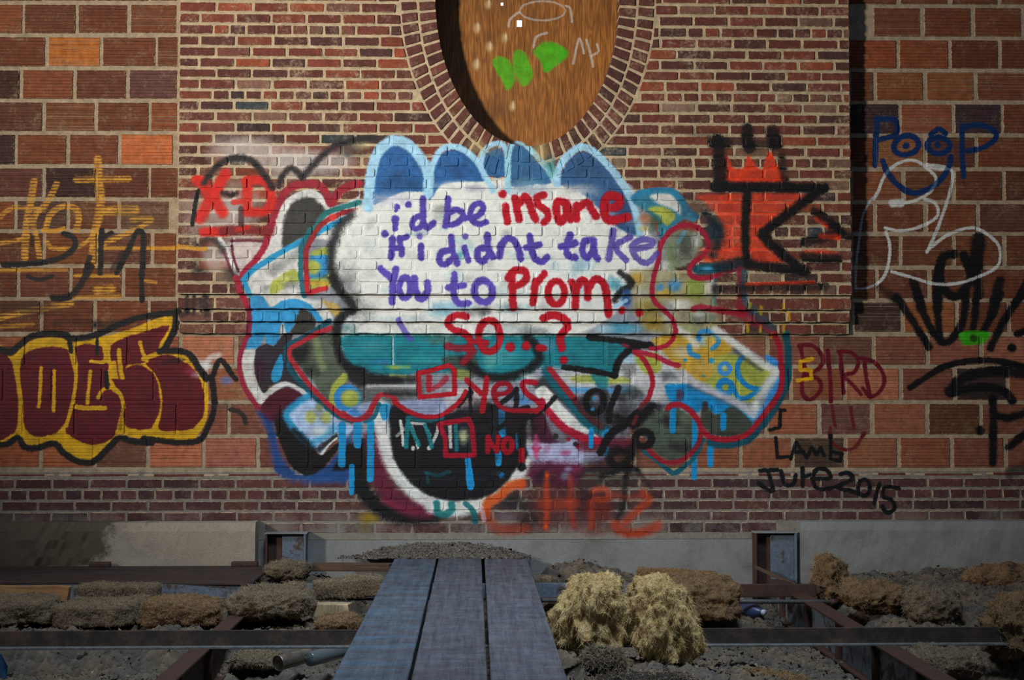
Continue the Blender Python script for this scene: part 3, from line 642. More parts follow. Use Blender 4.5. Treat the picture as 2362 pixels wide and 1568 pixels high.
L_(WL, 24, '250,760 290,690 330,590 390,520 480,470 580,470 680,540 730,610 690,700 600,760 500,790 400,795', '640,760 720,790 745,870 700,930 560,990 440,1005 340,985', '345,1010 375,1130 360,1280 320,1370 270,1420', '660,510 800,525 858,560 840,700 780,880 720,1040 660,1170', '660,1160 800,1050 950,990 1060,995 1180,1080 1225,1170 1200,1280 1080,1350 900,1410 720,1415 560,1370 390,1320', a=.92)
S(WL, 60, '395,795 460,792', .9); S(WL, 40, '660,505 800,525', .9); L_((170, 170, 176), 18, '110,1450 112,1300 135,1100 165,900 220,780 250,750', '110,1450 180,1450 270,1420', a=.75)
L_('NV', 44, '320,470 360,560 430,650 550,715 660,690 760,620 822,530 845,440', a=.6)
# ---- left-hand wall: gold tag
use('I')
g = dict(stripe=.85, a=.9)
L_('GO', 84, '400,400 360,650 330,800 300,1000 290,1310', **g); L_('GO', 70, '670,430 560,640 430,780 390,900 430,1100 470,1310', **g); L_('GO', 74, '540,950 600,790 750,690 900,730 930,850 900,970', **g); L_('GO', 46, '500,975 620,985 760,955', a=.85); L_('GO', 52, '550,1110 620,1190 850,1190 1000,1130 1100,1030 1160,900', **g)
L_('GO', 96, '1155,140 1170,400 1190,600 1160,850 1110,1050 1095,1380', **g); L_((150, 104, 30), 50, '1140,200 1150,640', a=.5); L_('GO', 72, '900,380 1200,375 1520,370', **g); L_('GO', 110, '1250,750 1420,740 1600,740', **g); L_('GO', 62, '1560,850 1790,845 1640,950 1400,1060 1200,1150', **g); L_('GO', 46, '1200,1190 1600,1190 2060,1190', a=.9, stripe=.4); L_('GO', 36, '880,1515 1400,1520', a=.8); L_('GO', 52, '0,1130 150,1110 330,1050', **g); L_('GO', 60, '-40,850 130,720 300,720 520,730', **g); L_('GO', 30, '0,1450 500,1440', a=.55); S((110, 84, 40), 200, '1450,760 1900,900', .25, 12)
L_('BK', 66, '40,1385 300,1375 600,1340 800,1260 890,1150 860,1060 750,1020', a=.9); L_('BK', 66, '1200,980 1190,1200 1185,1480', a=.9); S('BK', 50, '1320,1010 1200,1060', .85); S('BK', 62, '1010,1470 1060,1300', .8); L_('BK', 66, '1380,1480 1500,1250 1620,1000 1690,1020 1695,1150 1680,1530', a=.9); S('BK', 50, '380,1060 380,1150', .6)
use('R')
L_('BK', 46, '360,490 490,470 620,280', a=.85); L_('BK', 34, '960,320 965,510', a=.9); L_('BK', 28, '190,345 260,368 350,345', a=.85); L_('BK', 40, '760,300 830,190', a=.5); L_('GO', 44, '0,625 200,580 480,530', **g); L_('GO', 26, '0,305 450,300', a=.5); L_('GO', 60, '660,440 760,430', **g); L_('GO', 26, '500,490 820,480', a=.5); L_('GO', 20, '985,375 1060,385', a=.7); B((60, 44, 24), 160, 560, 330, 60, .5); L_('GO', 30, '0,690 220,670', a=.5, stripe=.6)  # the wide brown cloud at the left edge is shadow painted as colour
# ---- left-hand wall: rounded letters
use('J')
F('YE', '-60,440 100,500 160,440 260,370 400,345 560,350 640,375 880,345 1130,290 1400,180 1590,130 1560,270 1480,430 1450,470 1650,490 1800,620 1880,800 1890,960 1870,1100 1800,1220 1700,1280 1300,1270 1100,1230 1000,1310 830,1450 720,1450 560,1360 480,1280 330,1330 200,1300 150,1230 40,1290 -60,1290', 1, 2.5)
MZ = (94, 8, 22)
for q in ('-60,470 70,520 120,650 160,900 150,1150 90,1230 -60,1230',
          '200,540 290,460 450,430 600,450 640,550 680,750 640,950 600,1100 520,1200 400,1240 290,1230 210,1120 200,900 180,700',
          '670,440 930,430 980,560 1000,700 1010,820 1080,880 1110,960 1080,1080 1020,1250 900,1310 780,1310 640,1240 590,1180 650,950 690,750',
          '1010,420 1130,350 1320,290 1530,240 1450,400 1420,480 1310,520 1310,570 1150,600 1130,700 1080,720 1050,560 1010,560',
          '1150,620 1280,600 1390,680 1440,820 1450,980 1400,1120 1330,1180 1140,1150 1120,980 1080,840 1030,780 1000,720 1100,720',
          '1340,540 1500,500 1620,540 1740,620 1820,740 1850,880 1850,1020 1790,1130 1700,1180 1450,1180 1470,1000 1460,800 1400,660 1330,600'):
    F(MZ, q, 1, 2.2)
B((176, 70, 90), 1760, 650, 120, 60, .55); B('WW', 1790, 690, 80, 40, .5)
L_('YE', 34, '370,620 365,800 350,970', '490,650 485,1010', '820,650 805,800 790,940', '950,550 1000,585 985,700 1025,780', '1000,800 930,820 890,890', '1270,390 1290,470 1330,560', '650,400 690,650 665,900 600,1150', '160,540 150,660 185,900 175,1180', '940,420 950,560 820,560', '1120,980 1090,860 1030,800'); L_('YE', 42, '690,975 760,985 950,985', '1080,460 1090,620 1110,710', '1300,540 1440,490'); L_((130, 84, 14), 30, '1110,1000 1090,1180', a=.6)
L_('BK', 58, '-60,430 90,485 170,420 290,335 450,310 590,325 660,355 870,320 1150,200 1400,140 1610,108', '1600,110 1590,250 1545,350 1500,440', '1450,470 1600,465 1720,500 1800,620 1870,720', a=.95); L_('BK', 50, '1860,715 1930,690 1970,580 2020,560 2090,660 2140,725', a=.92); L_('BK', 56, '1920,720 1940,850 1940,1000 1890,1150 1820,1270 1700,1300 1500,1290 1300,1260', '1380,1300 1200,1290 1080,1260 1000,1330 900,1430 820,1480 700,1470 570,1390 490,1310 330,1350 220,1340 160,1260 60,1315 -60,1320', a=.95)
L_('BK', 40, '630,370 642,470', '960,660 970,800'); L_('BK', 28, '880,350 880,500'); S('BK', 56, '860,235 1000,225 1180,200', .6, 6); S('BK', 50, '500,220 650,200 880,215', .4, 6); L_('DK', 44, '2090,1000 2190,1035 2230,1120', a=.85); S('BK', 36, '1480,570 1660,545', .5, 4); B((80, 76, 60), 2020, 970, 130, 40, .5); F('BK', '0,430 110,430 170,420 120,490 40,470', .8, 3)
use('P'); S('BK', 16, '408,718 420,724 430,720', .6)
# ---- marks on the plywood
use('M')
F('GN', '1050,430 1080,385 1150,400 1190,470 1200,550 1150,612 1110,540', .85, 4, tex=.2); F('GN', '1200,350 1260,350 1310,440 1322,520 1270,590 1220,540 1190,440', .85, 4, tex=.2); F('GN', '1330,350 1400,290 1500,300 1562,370 1480,450 1410,492 1380,420', .85, 4, tex=.2)
ring('W', 12, 1390, 72, 155, 66, .32, 2); L_('W', 16, '1330,320 1350,250 1420,222', '1600,430 1640,262 1672,360', '1690,270 1720,380 1735,450', '1760,300 1770,350 1720,380', '1160,180 1170,130 1230,80', '1590,150 1580,60 1550,40', a=.36)
for q in ((945, 190), (1135, 255), (1030, 320), (940, 440), (1185, 725), (1020, 30)):
    B((232, 200, 144), q[0], q[1], 30, 44, .4); B((246, 226, 186), q[0] + 6, q[1] - 10, 10, 40, .45)

COVER = np.maximum(ALP, 1e-4)
RGB /= COVER[..., None]
_px = np.empty((CH, CW, 4), np.float32)
_px[..., :3] = np.clip(RGB, 0, 1)
_px[..., 3] = np.clip(ALP, 0, 1)
PAINT = bpy.data.images.new('sprayed_paint', CW, CH, alpha=True)
PAINT.alpha_mode = 'CHANNEL_PACKED'
PAINT.pixels.foreach_set(np.ascontiguousarray(_px[::-1]).ravel())
PAINT.update()
PAINT.pack()
# ------------------------------------------------------------------ materials
def new_mat(name):
    m = bpy.data.materials.new(name)
    m.use_nodes = True
    nt = m.node_tree
    for n in list(nt.nodes): nt.nodes.remove(n)
    out = nt.nodes.new('ShaderNodeOutputMaterial')
    b = nt.nodes.new('ShaderNodeBsdfPrincipled')
    nt.links.new(b.outputs[0], out.inputs[0])
    return m, nt, b

def N(nt, t, **kw):
    n = nt.nodes.new(t)
    for k, v in kw.items(): setattr(n, k, v)
    return n

def noise_node(nt, vec, scale, detail=4, rough=0.6):
    n = N(nt, 'ShaderNodeTexNoise')
    n.inputs['Scale'].default_value = scale
    n.inputs['Detail'].default_value = detail
    n.inputs['Roughness'].default_value = rough
    if vec is not None: nt.links.new(vec, n.inputs['Vector'])
    return n.outputs['Fac']

def ramp(nt, fac, a, b, lo=0.0, hi=1.0):
    n = N(nt, 'ShaderNodeMapRange')
    n.inputs['From Min'].default_value = a
    n.inputs['From Max'].default_value = b
    n.inputs['To Min'].default_value = lo
    n.inputs['To Max'].default_value = hi
    nt.links.new(fac, n.inputs['Value'])
    return n.outputs[0]

def mixc(nt, fac, a, b, mode='MIX'):
    n = N(nt, 'ShaderNodeMix', data_type='RGBA', blend_type=mode)
    for sock, v in ((n.inputs[0], fac), (n.inputs[6], a), (n.inputs[7], b)):
        if hasattr(v, 'links') or isinstance(v, bpy.types.NodeSocket): nt.links.new(v, sock)
        else: sock.default_value = v
    return n.outputs[2]

def mth(nt, op, a, b=None, clamp=False):
    n = N(nt, 'ShaderNodeMath', operation=op)
    n.use_clamp = clamp
    for i, v in enumerate((a, b)):
        if v is None: continue
        if isinstance(v, bpy.types.NodeSocket): nt.links.new(v, n.inputs[i])
        else: n.inputs[i].default_value = v
    return n.outputs[0]

def bumped(nt, b, h, strength, dist):
    n = N(nt, 'ShaderNodeBump')
    n.inputs['Strength'].default_value = strength
    n.inputs['Distance'].default_value = dist
    nt.links.new(h, n.inputs['Height'])
    nt.links.new(n.outputs[0], b.inputs['Normal'])

def stretch(nt, vec, sx, sy, sz):
    n = N(nt, 'ShaderNodeMapping')
    n.inputs['Scale'].default_value = (sx, sy, sz)
    nt.links.new(vec, n.inputs['Vector'])
    return n.outputs[0]

def sprayed(nt, base, gain=1.0):
    """put the sprayed paint over a colour; returns colour and coverage. The picture lies on the wall plane (X, Z)."""
    g = N(nt, 'ShaderNodeNewGeometry')
    mp = N(nt, 'ShaderNodeMapping')
    sep = N(nt, 'ShaderNodeSeparateXYZ')
    nt.links.new(g.outputs['Position'], sep.inputs[0])
    u = mth(nt, 'MULTIPLY', mth(nt, 'SUBTRACT', sep.outputs[0], CXL), CS / CW)
    v = mth(nt, 'ADD', mth(nt, 'MULTIPLY', mth(nt, 'SUBTRACT', sep.outputs[2], CZT), CS / CH), 1.0)
    cmb = N(nt, 'ShaderNodeCombineXYZ')
    nt.links.new(u, cmb.inputs[0]); nt.links.new(v, cmb.inputs[1])
    im = N(nt, 'ShaderNodeTexImage', image=PAINT, extension='CLIP', interpolation='Linear')
    nt.links.new(cmb.outputs[0], im.inputs[0])
    # the front of the wall only, and thinner where the masonry is pitted
    sn = N(nt, 'ShaderNodeSeparateXYZ')
    nt.links.new(g.outputs['True Normal'], sn.inputs[0])
    front = ramp(nt, sn.outputs[1], -0.05, -0.3)
    pit = ramp(nt, noise_node(nt, g.outputs['Position'], 130, 3, 0.7), 0.28, 0.42, 0.72, 1.0)
    a = mth(nt, 'MULTIPLY', mth(nt, 'MULTIPLY', im.outputs['Alpha'], front), pit)
    a = mth(nt, 'MULTIPLY', a, gain * 1.08, True)
    return mixc(nt, a, base, im.outputs['Color']), a

MORTAR = lin((180, 159, 128))
def masonry(name, source, smear=0.5, grain=1.0, streak=False, paint=1.0, dust=0.0, edge=None, slop=0.009, mortar=None):
    m, nt, b = new_mat(name)
    g = N(nt, 'ShaderNodeNewGeometry')
    pos = g.outputs['Position']
    if source == 'object':
        base = N(nt, 'ShaderNodeObjectInfo').outputs['Color']
    elif source == 'tint':
        base = N(nt, 'ShaderNodeAttribute', attribute_name='tint').outputs['Color']
    else:
        base = source
    n1 = noise_node(nt, pos, 22, 5, 0.65)
    n2 = noise_node(nt, pos, 150, 4, 0.7)
    var = mth(nt, 'MULTIPLY', ramp(nt, n1, 0.3, 0.7, 0.68, 1.28), ramp(nt, n2, 0.3, 0.7, 0.80, 1.18))
    vc = N(nt, 'ShaderNodeCombineColor')
    for i in range(3): nt.links.new(var, vc.inputs[i])
    c = mixc(nt, 1.0, base, vc.outputs[0], 'MULTIPLY')
    if streak:
        st = noise_node(nt, stretch(nt, pos, 5, 5, 190), 1.0, 3, 0.7)
        c = mixc(nt, ramp(nt, st, 0.52, 0.72, 0.0, 0.22), c, lin((150, 96, 70)))
        st2 = noise_node(nt, stretch(nt, pos, 3, 3, 140), 1.0, 2, 0.6)
        c = mixc(nt, ramp(nt, st2, 0.55, 0.70, 0.0, 0.45), c, lin((48, 28, 22)))
    if smear > 0:
        s1 = noise_node(nt, pos, 7.5, 5, 0.72)
        s2 = noise_node(nt, pos, 60, 4, 0.7)
        sm = mth(nt, 'MULTIPLY', ramp(nt, s1, 0.52, 0.72, 0, 1.0), ramp(nt, s2, 0.40, 0.62, 0, 1.0))
        sm = mth(nt, 'MULTIPLY', sm, smear, True)
        c = mixc(nt, sm, c, MORTAR)
        fl = ramp(nt, noise_node(nt, pos, 210, 2, 0.5), 0.66, 0.72, 0, 0.55 * min(1, smear * 2))
        c = mixc(nt, fl, c, lin((160, 142, 118)))
    if edge is not None:      # mortar squeezed over the arrises
        if source == 'object': lv = N(nt, 'ShaderNodeTexCoord').outputs['Object']
        else: lv = N(nt, 'ShaderNodeAttribute', attribute_name='loc').outputs['Vector']
        se = N(nt, 'ShaderNodeSeparateXYZ'); nt.links.new(lv, se.inputs[0])
        ez = mth(nt, 'SUBTRACT', edge[1], mth(nt, 'ABSOLUTE', se.outputs[2]))
        ex = mth(nt, 'SUBTRACT', edge[0], mth(nt, 'ABSOLUTE', se.outputs[0]))
        en = mth(nt, 'MINIMUM', ez, ex)
        wob = ramp(nt, noise_node(nt, pos, 34, 5, 0.75), 0.38, 0.74, -0.1 * slop, slop * 1.6)
        ef = ramp(nt, mth(nt, 'SUBTRACT', en, wob), 0.0015, -0.0015)
        c = mixc(nt, ef, c, mortar or MORTAR)
    if dust > 0:      # pale cement wash low on the wall
        sz = N(nt, 'ShaderNodeSeparateXYZ'); nt.links.new(pos, sz.inputs[0])
        lo = ramp(nt, sz.outputs[2], 0.30, 0.12, 0, 1)
        d = mth(nt, 'MULTIPLY', ramp(nt, noise_node(nt, pos, 3.2, 6, 0.72), 0.42, 0.62, 0, 1), mth(nt, 'MULTIPLY', lo, dust), True)
        c = mixc(nt, d, c, lin((140, 132, 122)))
    if paint:
        c, a = sprayed(nt, c, paint)
        nt.links.new(ramp(nt, a, 0, 1, 0.88, 0.60), b.inputs['Roughness'])
    else:
        b.inputs['Roughness'].default_value = 0.88
    nt.links.new(c, b.inputs['Base Color'])
    h = mth(nt, 'ADD', mth(nt, 'MULTIPLY', n1, 1.0), mth(nt, 'MULTIPLY', n2, 0.45))
    bumped(nt, b, h, 0.55 * grain, 0.006)
    b.inputs['Specular IOR Level'].default_value = 0.3
    return m

def plain(name, rgb, rough=0.8, var=0.35, scale=14, bump=0.4, metal=0.0, spec=0.3, rgb2=None, mixlo=0.45, mixhi=0.65, fine=120, bdist=0.006):
    m, nt, b = new_mat(name)
    pos = N(nt, 'ShaderNodeNewGeometry').outputs['Position']
    n1 = noise_node(nt, pos, scale, 6, 0.68)
    n2 = noise_node(nt, pos, fine, 4, 0.7)
    c = lin(rgb)
    if rgb2 is not None:
        c = mixc(nt, ramp(nt, n1, mixlo, mixhi), lin(rgb), lin(rgb2))
    v = mth(nt, 'MULTIPLY', ramp(nt, n1, 0.3, 0.7, 1 - var, 1 + var), ramp(nt, n2, 0.3, 0.7, 1 - var * .8, 1 + var * .8))
    vc = N(nt, 'ShaderNodeCombineColor')
    for i in range(3): nt.links.new(v, vc.inputs[i])
    c = mixc(nt, 1.0, c, vc.outputs[0], 'MULTIPLY')
    nt.links.new(c, b.inputs['Base Color'])
    b.inputs['Roughness'].default_value = rough
    b.inputs['Metallic'].default_value = metal
    b.inputs['Specular IOR Level'].default_value = spec
    bumped(nt, b, mth(nt, 'ADD', n1, mth(nt, 'MULTIPLY', n2, 0.5)), bump, bdist)
    return m

def tinted(name, rough=0.9, bump=0.5):
    m, nt, b = new_mat(name)
    pos = N(nt, 'ShaderNodeNewGeometry').outputs['Position']
    c = N(nt, 'ShaderNodeAttribute', attribute_name='tint').outputs['Color']
    n2 = noise_node(nt, pos, 90, 4, 0.7)
    vc = N(nt, 'ShaderNodeCombineColor')
    v = ramp(nt, n2, 0.3, 0.7, 0.7, 1.3)
    for i in range(3): nt.links.new(v, vc.inputs[i])
    nt.links.new(mixc(nt, 1.0, c, vc.outputs[0], 'MULTIPLY'), b.inputs['Base Color'])
    b.inputs['Roughness'].default_value = rough
    b.inputs['Specular IOR Level'].default_value = 0.2
    return m

def boards(name, rgb, rgb2, axis='y', rough=0.7, blue=0.0):
    """weathered wood, grain along an axis"""
    m, nt, b = new_mat(name)
    pos = N(nt, 'ShaderNodeNewGeometry').outputs['Position']
    s = {'y': (34, 1.6, 34), 'x': (1.6, 34, 34), 'z': (34, 34, 1.6)}[axis]
    n1 = noise_node(nt, stretch(nt, pos, *s), 1.0, 5, 0.65)
    n2 = noise_node(nt, pos, 9, 5, 0.7)
    n3 = noise_node(nt, stretch(nt, pos, s[0] * 4, s[1] * 4, s[2] * 4), 1.0, 3, 0.6)
    c = mixc(nt, ramp(nt, n1, 0.35, 0.65), lin(rgb), lin(rgb2))
    c = mixc(nt, ramp(nt, n3, 0.55, 0.75, 0, 0.5), c, lin((34, 30, 28)))
    v = ramp(nt, n2, 0.3, 0.7, 0.7, 1.3)
    vc = N(nt, 'ShaderNodeCombineColor')
    for i in range(3): nt.links.new(v, vc.inputs[i])
    c = mixc(nt, 1.0, c, vc.outputs[0], 'MULTIPLY')
    if axis == 'y':      # boot scuffs across the boards
        sc = mth(nt, 'MULTIPLY', ramp(nt, noise_node(nt, stretch(nt, pos, 7, 24, 7), 1.0, 5, 0.75), 0.52, 0.72, 0, 0.6), ramp(nt, noise_node(nt, pos, 70, 3, 0.7), 0.42, 0.6))
        c = mixc(nt, sc, c, lin((150, 150, 156)))
    if blue:
        bl = ramp(nt, noise_node(nt, stretch(nt, pos, 3, 9, 3), 1.0, 5, 0.7), 0.47, 0.66, 0, blue)
        c = mixc(nt, bl, c, lin((70, 128, 160)))
    nt.links.new(c, b.inputs['Base Color'])
    b.inputs['Roughness'].default_value = rough
    b.inputs['Specular IOR Level'].default_value = 0.35
    bumped(nt, b, mth(nt, 'ADD', n1, mth(nt, 'MULTIPLY', n3, 0.5)), 0.45, 0.004)
    return m

EB, EH, ET = (0.099, 0.026), (0.045, 0.026), (0.147, 0.092)
M_BRICK = masonry('brick_clay', 'object', 0.75, edge=EB, slop=.0045)
M_HEADER = masonry('brick_clay_header', 'object', 0.75, edge=EH, slop=.0045)
M_CUT = masonry('brick_clay_cut', 'object', 0.6)
M_BRICK_T = masonry('brick_clay_joined', 'tint', 0.75, edge=EB, slop=.0045)
M_BASEBRICK = masonry('brick_clay_low', 'object', 0.35, dust=0.95, edge=EB, slop=.004)
M_BASEHEADER = masonry('brick_clay_low_header', 'object', 0.35, dust=0.95, edge=EH, slop=.004)
M_BASEBRICK_T = masonry('brick_clay_low_joined', 'tint', 0.35, dust=0.95)
M_TILE = masonry('clay_tile', 'object', 0.40, 0.7, streak=True, edge=ET, slop=.007, mortar=lin((160, 140, 114)))
M_TILE_T = masonry('clay_tile_joined', 'tint', 0.40, 0.7, streak=True, edge=ET, slop=.007, mortar=lin((160, 140, 114)))
M_MORTAR = masonry('mortar', lin((184, 163, 131)), 0.0, 1.2, paint=1.6)
M_MORTAR_TILE = masonry('mortar_tile', lin((164, 144, 118)), 0.0, 1.2, paint=1.5)
M_MORTAR_LOW = masonry('mortar_low', lin((134, 124, 112)), 0.0, 1.2, paint=1.2, dust=0.8)
M_CONC = plain('concrete', (142, 140, 136), 0.9, 0.22, 2.2, 0.5, rgb2=(92, 88, 84), mixlo=.45, mixhi=.7, fine=160)

# the left footing block: one end blackened by damp
M_CONC_STAIN, nt, b = new_mat('concrete_stained')
pos = N(nt, 'ShaderNodeNewGeometry').outputs['Position']
sx = N(nt, 'ShaderNodeSeparateXYZ'); nt.links.new(pos, sx.inputs[0])
n1 = noise_node(nt, pos, 3.5, 6, 0.7); n2 = noise_node(nt, pos, 150, 4, 0.7)
edge_ = mth(nt, 'ADD', sx.outputs[0], mth(nt, 'MULTIPLY', mth(nt, 'SUBTRACT', n1, 0.5), 1.1))
edge_ = mth(nt, 'ADD', edge_, mth(nt, 'MULTIPLY', sx.outputs[2], -1.2))
c = mixc(nt, ramp(nt, edge_, -2.22, -2.34), lin((160, 146, 128)), lin((86, 74, 58)))
c = mixc(nt, ramp(nt, n1, 0.5, 0.75, 0, 0.5), c, lin((104, 94, 82)))
v = ramp(nt, n2, 0.3, 0.7, 0.75, 1.22)
vc = N(nt, 'ShaderNodeCombineColor')
for i in range(3): nt.links.new(v, vc.inputs[i])
nt.links.new(mixc(nt, 1.0, c, vc.outputs[0], 'MULTIPLY'), b.inputs['Base Color'])
b.inputs['Roughness'].default_value = 0.9
bumped(nt, b, mth(nt, 'ADD', n1, mth(nt, 'MULTIPLY', n2, 0.5)), 0.6, 0.008)
# ------------------------------------------------------------------ masonry pieces
RB = random.Random(3)
def brick_mesh(w, h, d, seed, wear=0.0024, n_side=3, cham=0.0028):
    """one brick face with a worn outline, rounded arrises and returns into the bed; origin at the face centre"""
    r = random.Random(seed)
    c = 0.006
    o = [(-w/2 + c, -h/2)]
    for k in range(1, n_side): o.append((-w/2 + w * k / n_side, -h/2))
    o += [(w/2 - c, -h/2), (w/2, -h/2 + c), (w/2, h/2 - c), (w/2 - c, h/2)]
    for k in range(n_side - 1, 0, -1): o.append((-w/2 + w * k / n_side, h/2))
    o += [(-w/2 + c, h/2), (-w/2, h/2 - c), (-w/2, -h/2 + c)]
    o = [(x + r.uniform(-wear, wear), z + r.uniform(-wear, wear)) for x, z in o]
    n = len(o)
    v = [(x * (1 - 2 * cham / w), r.uniform(-.0008, .0008), z * (1 - 2 * cham / h)) for x, z in o] + [(x, cham, z) for x, z in o] + [(x, d, z) for x, z in o]
    f = [tuple(range(n))]
    for k in (0, n):
        f += [(k + i, k + i + n, k + (i + 1) % n + n, k + (i + 1) % n) for i in range(n)]
    return mesh('brick_%d' % seed, v, f)

def quad_piece(poly, d, seed, wear=0.0015, cham=0.003):
    """a cut brick: outline given as (x, z) points counter-clockwise seen from the front"""
    r = random.Random(seed)
    cx = sum(p[0] for p in poly) / len(poly); cz = sum(p[1] for p in poly) / len(poly)
    o = []
    m = len(poly)
    for i in range(m):
        a, b = poly[i], poly[(i + 1) % m]
        for t in (0.06, 0.5, 0.94):
            o.append((a[0] + (b[0] - a[0]) * t + r.uniform(-wear, wear) - cx, a[1] + (b[1] - a[1]) * t + r.uniform(-wear, wear) - cz))
    n = len(o)
    def inset(p):
        l = math.hypot(*p) + 1e-6
        k = max(0.5, 1 - cham * 1.3 / l)
        return p[0] * k, p[1] * k
    v = [(inset(p)[0], 0, inset(p)[1]) for p in o] + [(p[0], cham, p[1]) for p in o] + [(p[0], d, p[1]) for p in o]
    f = [tuple(range(n))]
    for k in (0, n):
        f += [(k + i, k + i + n, k + (i + 1) % n + n, k + (i + 1) % n) for i in range(n)]
    return mesh('cut_brick_%d' % seed, v, f), (cx, cz)

def jit(c, r, a=0.12):
    k = 1 + r.uniform(-a, a)
    return tuple(min(1, x * k * (1 + r.uniform(-.05, .05))) for x in c[:3]) + (1,)

PAL_PANEL = [((112, 58, 46), 6), ((98, 53, 43), 7), ((122, 62, 46), 4), ((142, 70, 46), 2.0), ((88, 51, 44), 5), ((78, 50, 46), 2.5), ((64, 48, 46), 1.0), ((58, 64, 68), 0.4), ((114, 70, 58), 2.5), ((134, 106, 88), 1.0), ((122, 88, 72), 1.5)]
def pick(r, pal):
    t = sum(w for _, w in pal); x = r.uniform(0, t)
    for c, w in pal:
        x -= w
        if x <= 0: return jit(lin(c), r)
    return lin(pal[0][0])

def joined(name, items, mat, parent):
    """items: (mesh, matrix, colour) -> one part"""
    vs, fs, cs, lc = [], [], [], []
    for me, mx, c in items:
        n = len(vs)
        vs += [tuple(mx @ v.co) for v in me.vertices]
        lc += [tuple(v.co) for v in me.vertices]
        for p in me.polygons:
            fs.append(tuple(i + n for i in p.vertices)); cs.append(c)
    me = mesh(name, vs, fs)
    put_colors(me, cs)
    me.attributes.new('loc', 'FLOAT_VECTOR', 'POINT').data.foreach_set('vector', np.array(lc, np.float32).ravel())
    o = link(name, me, parent, mat)
    o['kind'] = 'stuff'
    return o

def piece(name, me, loc, scale, col, mat, parent):
    o = link(name, me, parent, mat)
    o.location = loc
    o.scale = scale
    o.color = col
    return o

def slab_with_oval(name, x0, x1, z0, z1, y0, y1, ell, mat, kind='structure'):
    """upright slab from y0 (front) to y1 with an elliptic hole; ell = (cx, cz, a, b) or None"""
    n = 96
    cx, cz, a, b = ell
    inn, out = [], []
    for i in range(n):
        t = 2 * math.pi * i / n
        dx, dz = math.cos(t), math.sin(t)
        inn.append((cx + a * dx, cz + b * dz))
        k = min(((x1 - cx) / dx if dx > 1e-9 else 1e9), ((x0 - cx) / dx if dx < -1e-9 else 1e9), ((z1 - cz) / dz if dz > 1e-9 else 1e9), ((z0 - cz) / dz if dz < -1e-9 else 1e9))
        out.append((cx + dx * k, cz + dz * k))
    corner = [(x1, z1), (x0, z1), (x0, z0), (x1, z0)]
    for c in corner:      # snap the nearest boundary point to the corner
        j = min(range(n), key=lambda i: (out[i][0] - c[0]) ** 2 + (out[i][1] - c[1]) ** 2)
        out[j] = c
    v = [(x, y0, z) for x, z in inn] + [(x, y0, z) for x, z in out] + [(x, y1, z) for x, z in inn] + [(x, y1, z) for x, z in out]
    f = []
    for i in range(n):
        j = (i + 1) % n
        f += [(i, n + i, n + j, j)[::-1], (2*n + i, 3*n + i, 3*n + j, 2*n + j), (i, j, 2*n + j, 2*n + i)[::-1], (n + i, n + j, 3*n + j, 3*n + i)]
    o = link(name, mesh(name, v, f), None, mat)
    o['kind'] = kind
    return o

# oval in metres on the panel face
def _oval(extra, y):
    cx, cz = wallpt(OV_CX, OV_CY, y)
    xr, _ = wallpt(OV_CX + OV_A + extra, OV_CY, y)
    _, zb = wallpt(OV_CX, OV_CY + OV_B + extra, y)
    return cx, cz, xr - cx, cz - zb
ELL_IN = _oval(0, PANEL_Y)
ELL_RING1 = _oval(41, PANEL_Y)
ELL_OUT = _oval(82, PANEL_Y)

TOP_PY = -455
_, Z_TOP = wallpt(1100, TOP_PY, 0)
X_LEFT, X_RIGHT = wallpt(-900, 900, 0)[0], wallpt(3300, 900, 0)[0]
Z_TILE_BOT = wallpt(1096, 1088, 0)[1]
Z_BASE_BOT = wallpt(1096, 1240, 0)[1]
JOINT = 0.0035

# ---- hollow-tile wall
wall_back = slab_with_oval('wall_back', X_LEFT, X_RIGHT, Z_TILE_BOT, Z_TOP, .0046, 0.14, (ELL_IN[0], ELL_IN[1], ELL_IN[2] + .012, ELL_IN[3] + .012), M_MORTAR_TILE)
def tile_mesh(w, h, d, seed):
    r = random.Random(seed)
    prof = [(-h/2, .010), (-h/2 + .003, .003), (-h/2 + .005, 0)]
    ng = 9
    for k in range(ng):
        zc = -h/2 + h * (k + 0.6 + r.uniform(-.08, .08)) / ng
        gd = r.uniform(.0028, .0042); gw = r.uniform(.0012, .0021)
        prof += [(zc - gw, 0), (zc - gw * .5, gd), (zc + gw * .5, gd), (zc + gw, 0)]
    prof += [(h/2 - .005, 0), (h/2 - .003, .003), (h/2, .010)]
    v, f = [], []
    n = len(prof)
    rows = []
    for z, y in prof:
        l, rr = -w/2 + r.uniform(-.002, .002), w/2 + r.uniform(-.002, .002)
        rows.append((l, rr))
        v += [(l, y + .004, z), (l + .004, y, z), (rr - .004, y, z), (rr, y + .004, z)]
    for i in range(n - 1):
        for k in range(3):
            a = i * 4 + k
            f.append((a, a + 1, a + 5, a + 4))
    m = len(v)
    v += [(-w/2, d, -h/2), (w/2, d, -h/2), (w/2, d, h/2), (-w/2, d, h/2)]
    f += [(0, 3, m + 1, m)[::-1], (4*n - 4, 4*n - 1, m + 2, m + 3)]
    f.append(tuple([m, m + 3] + [i * 4 for i in range(n - 1, -1, -1)])[::-1])
    f.append(tuple([m + 1, m + 2] + [i * 4 + 3 for i in range(n - 1, -1, -1)]))
    return mesh('tile_%d' % seed, v, f)
TW, TH = 0.294, 0.184
TILES = [tile_mesh(TW, TH, 0.03, 500 + i) for i in range(8)]
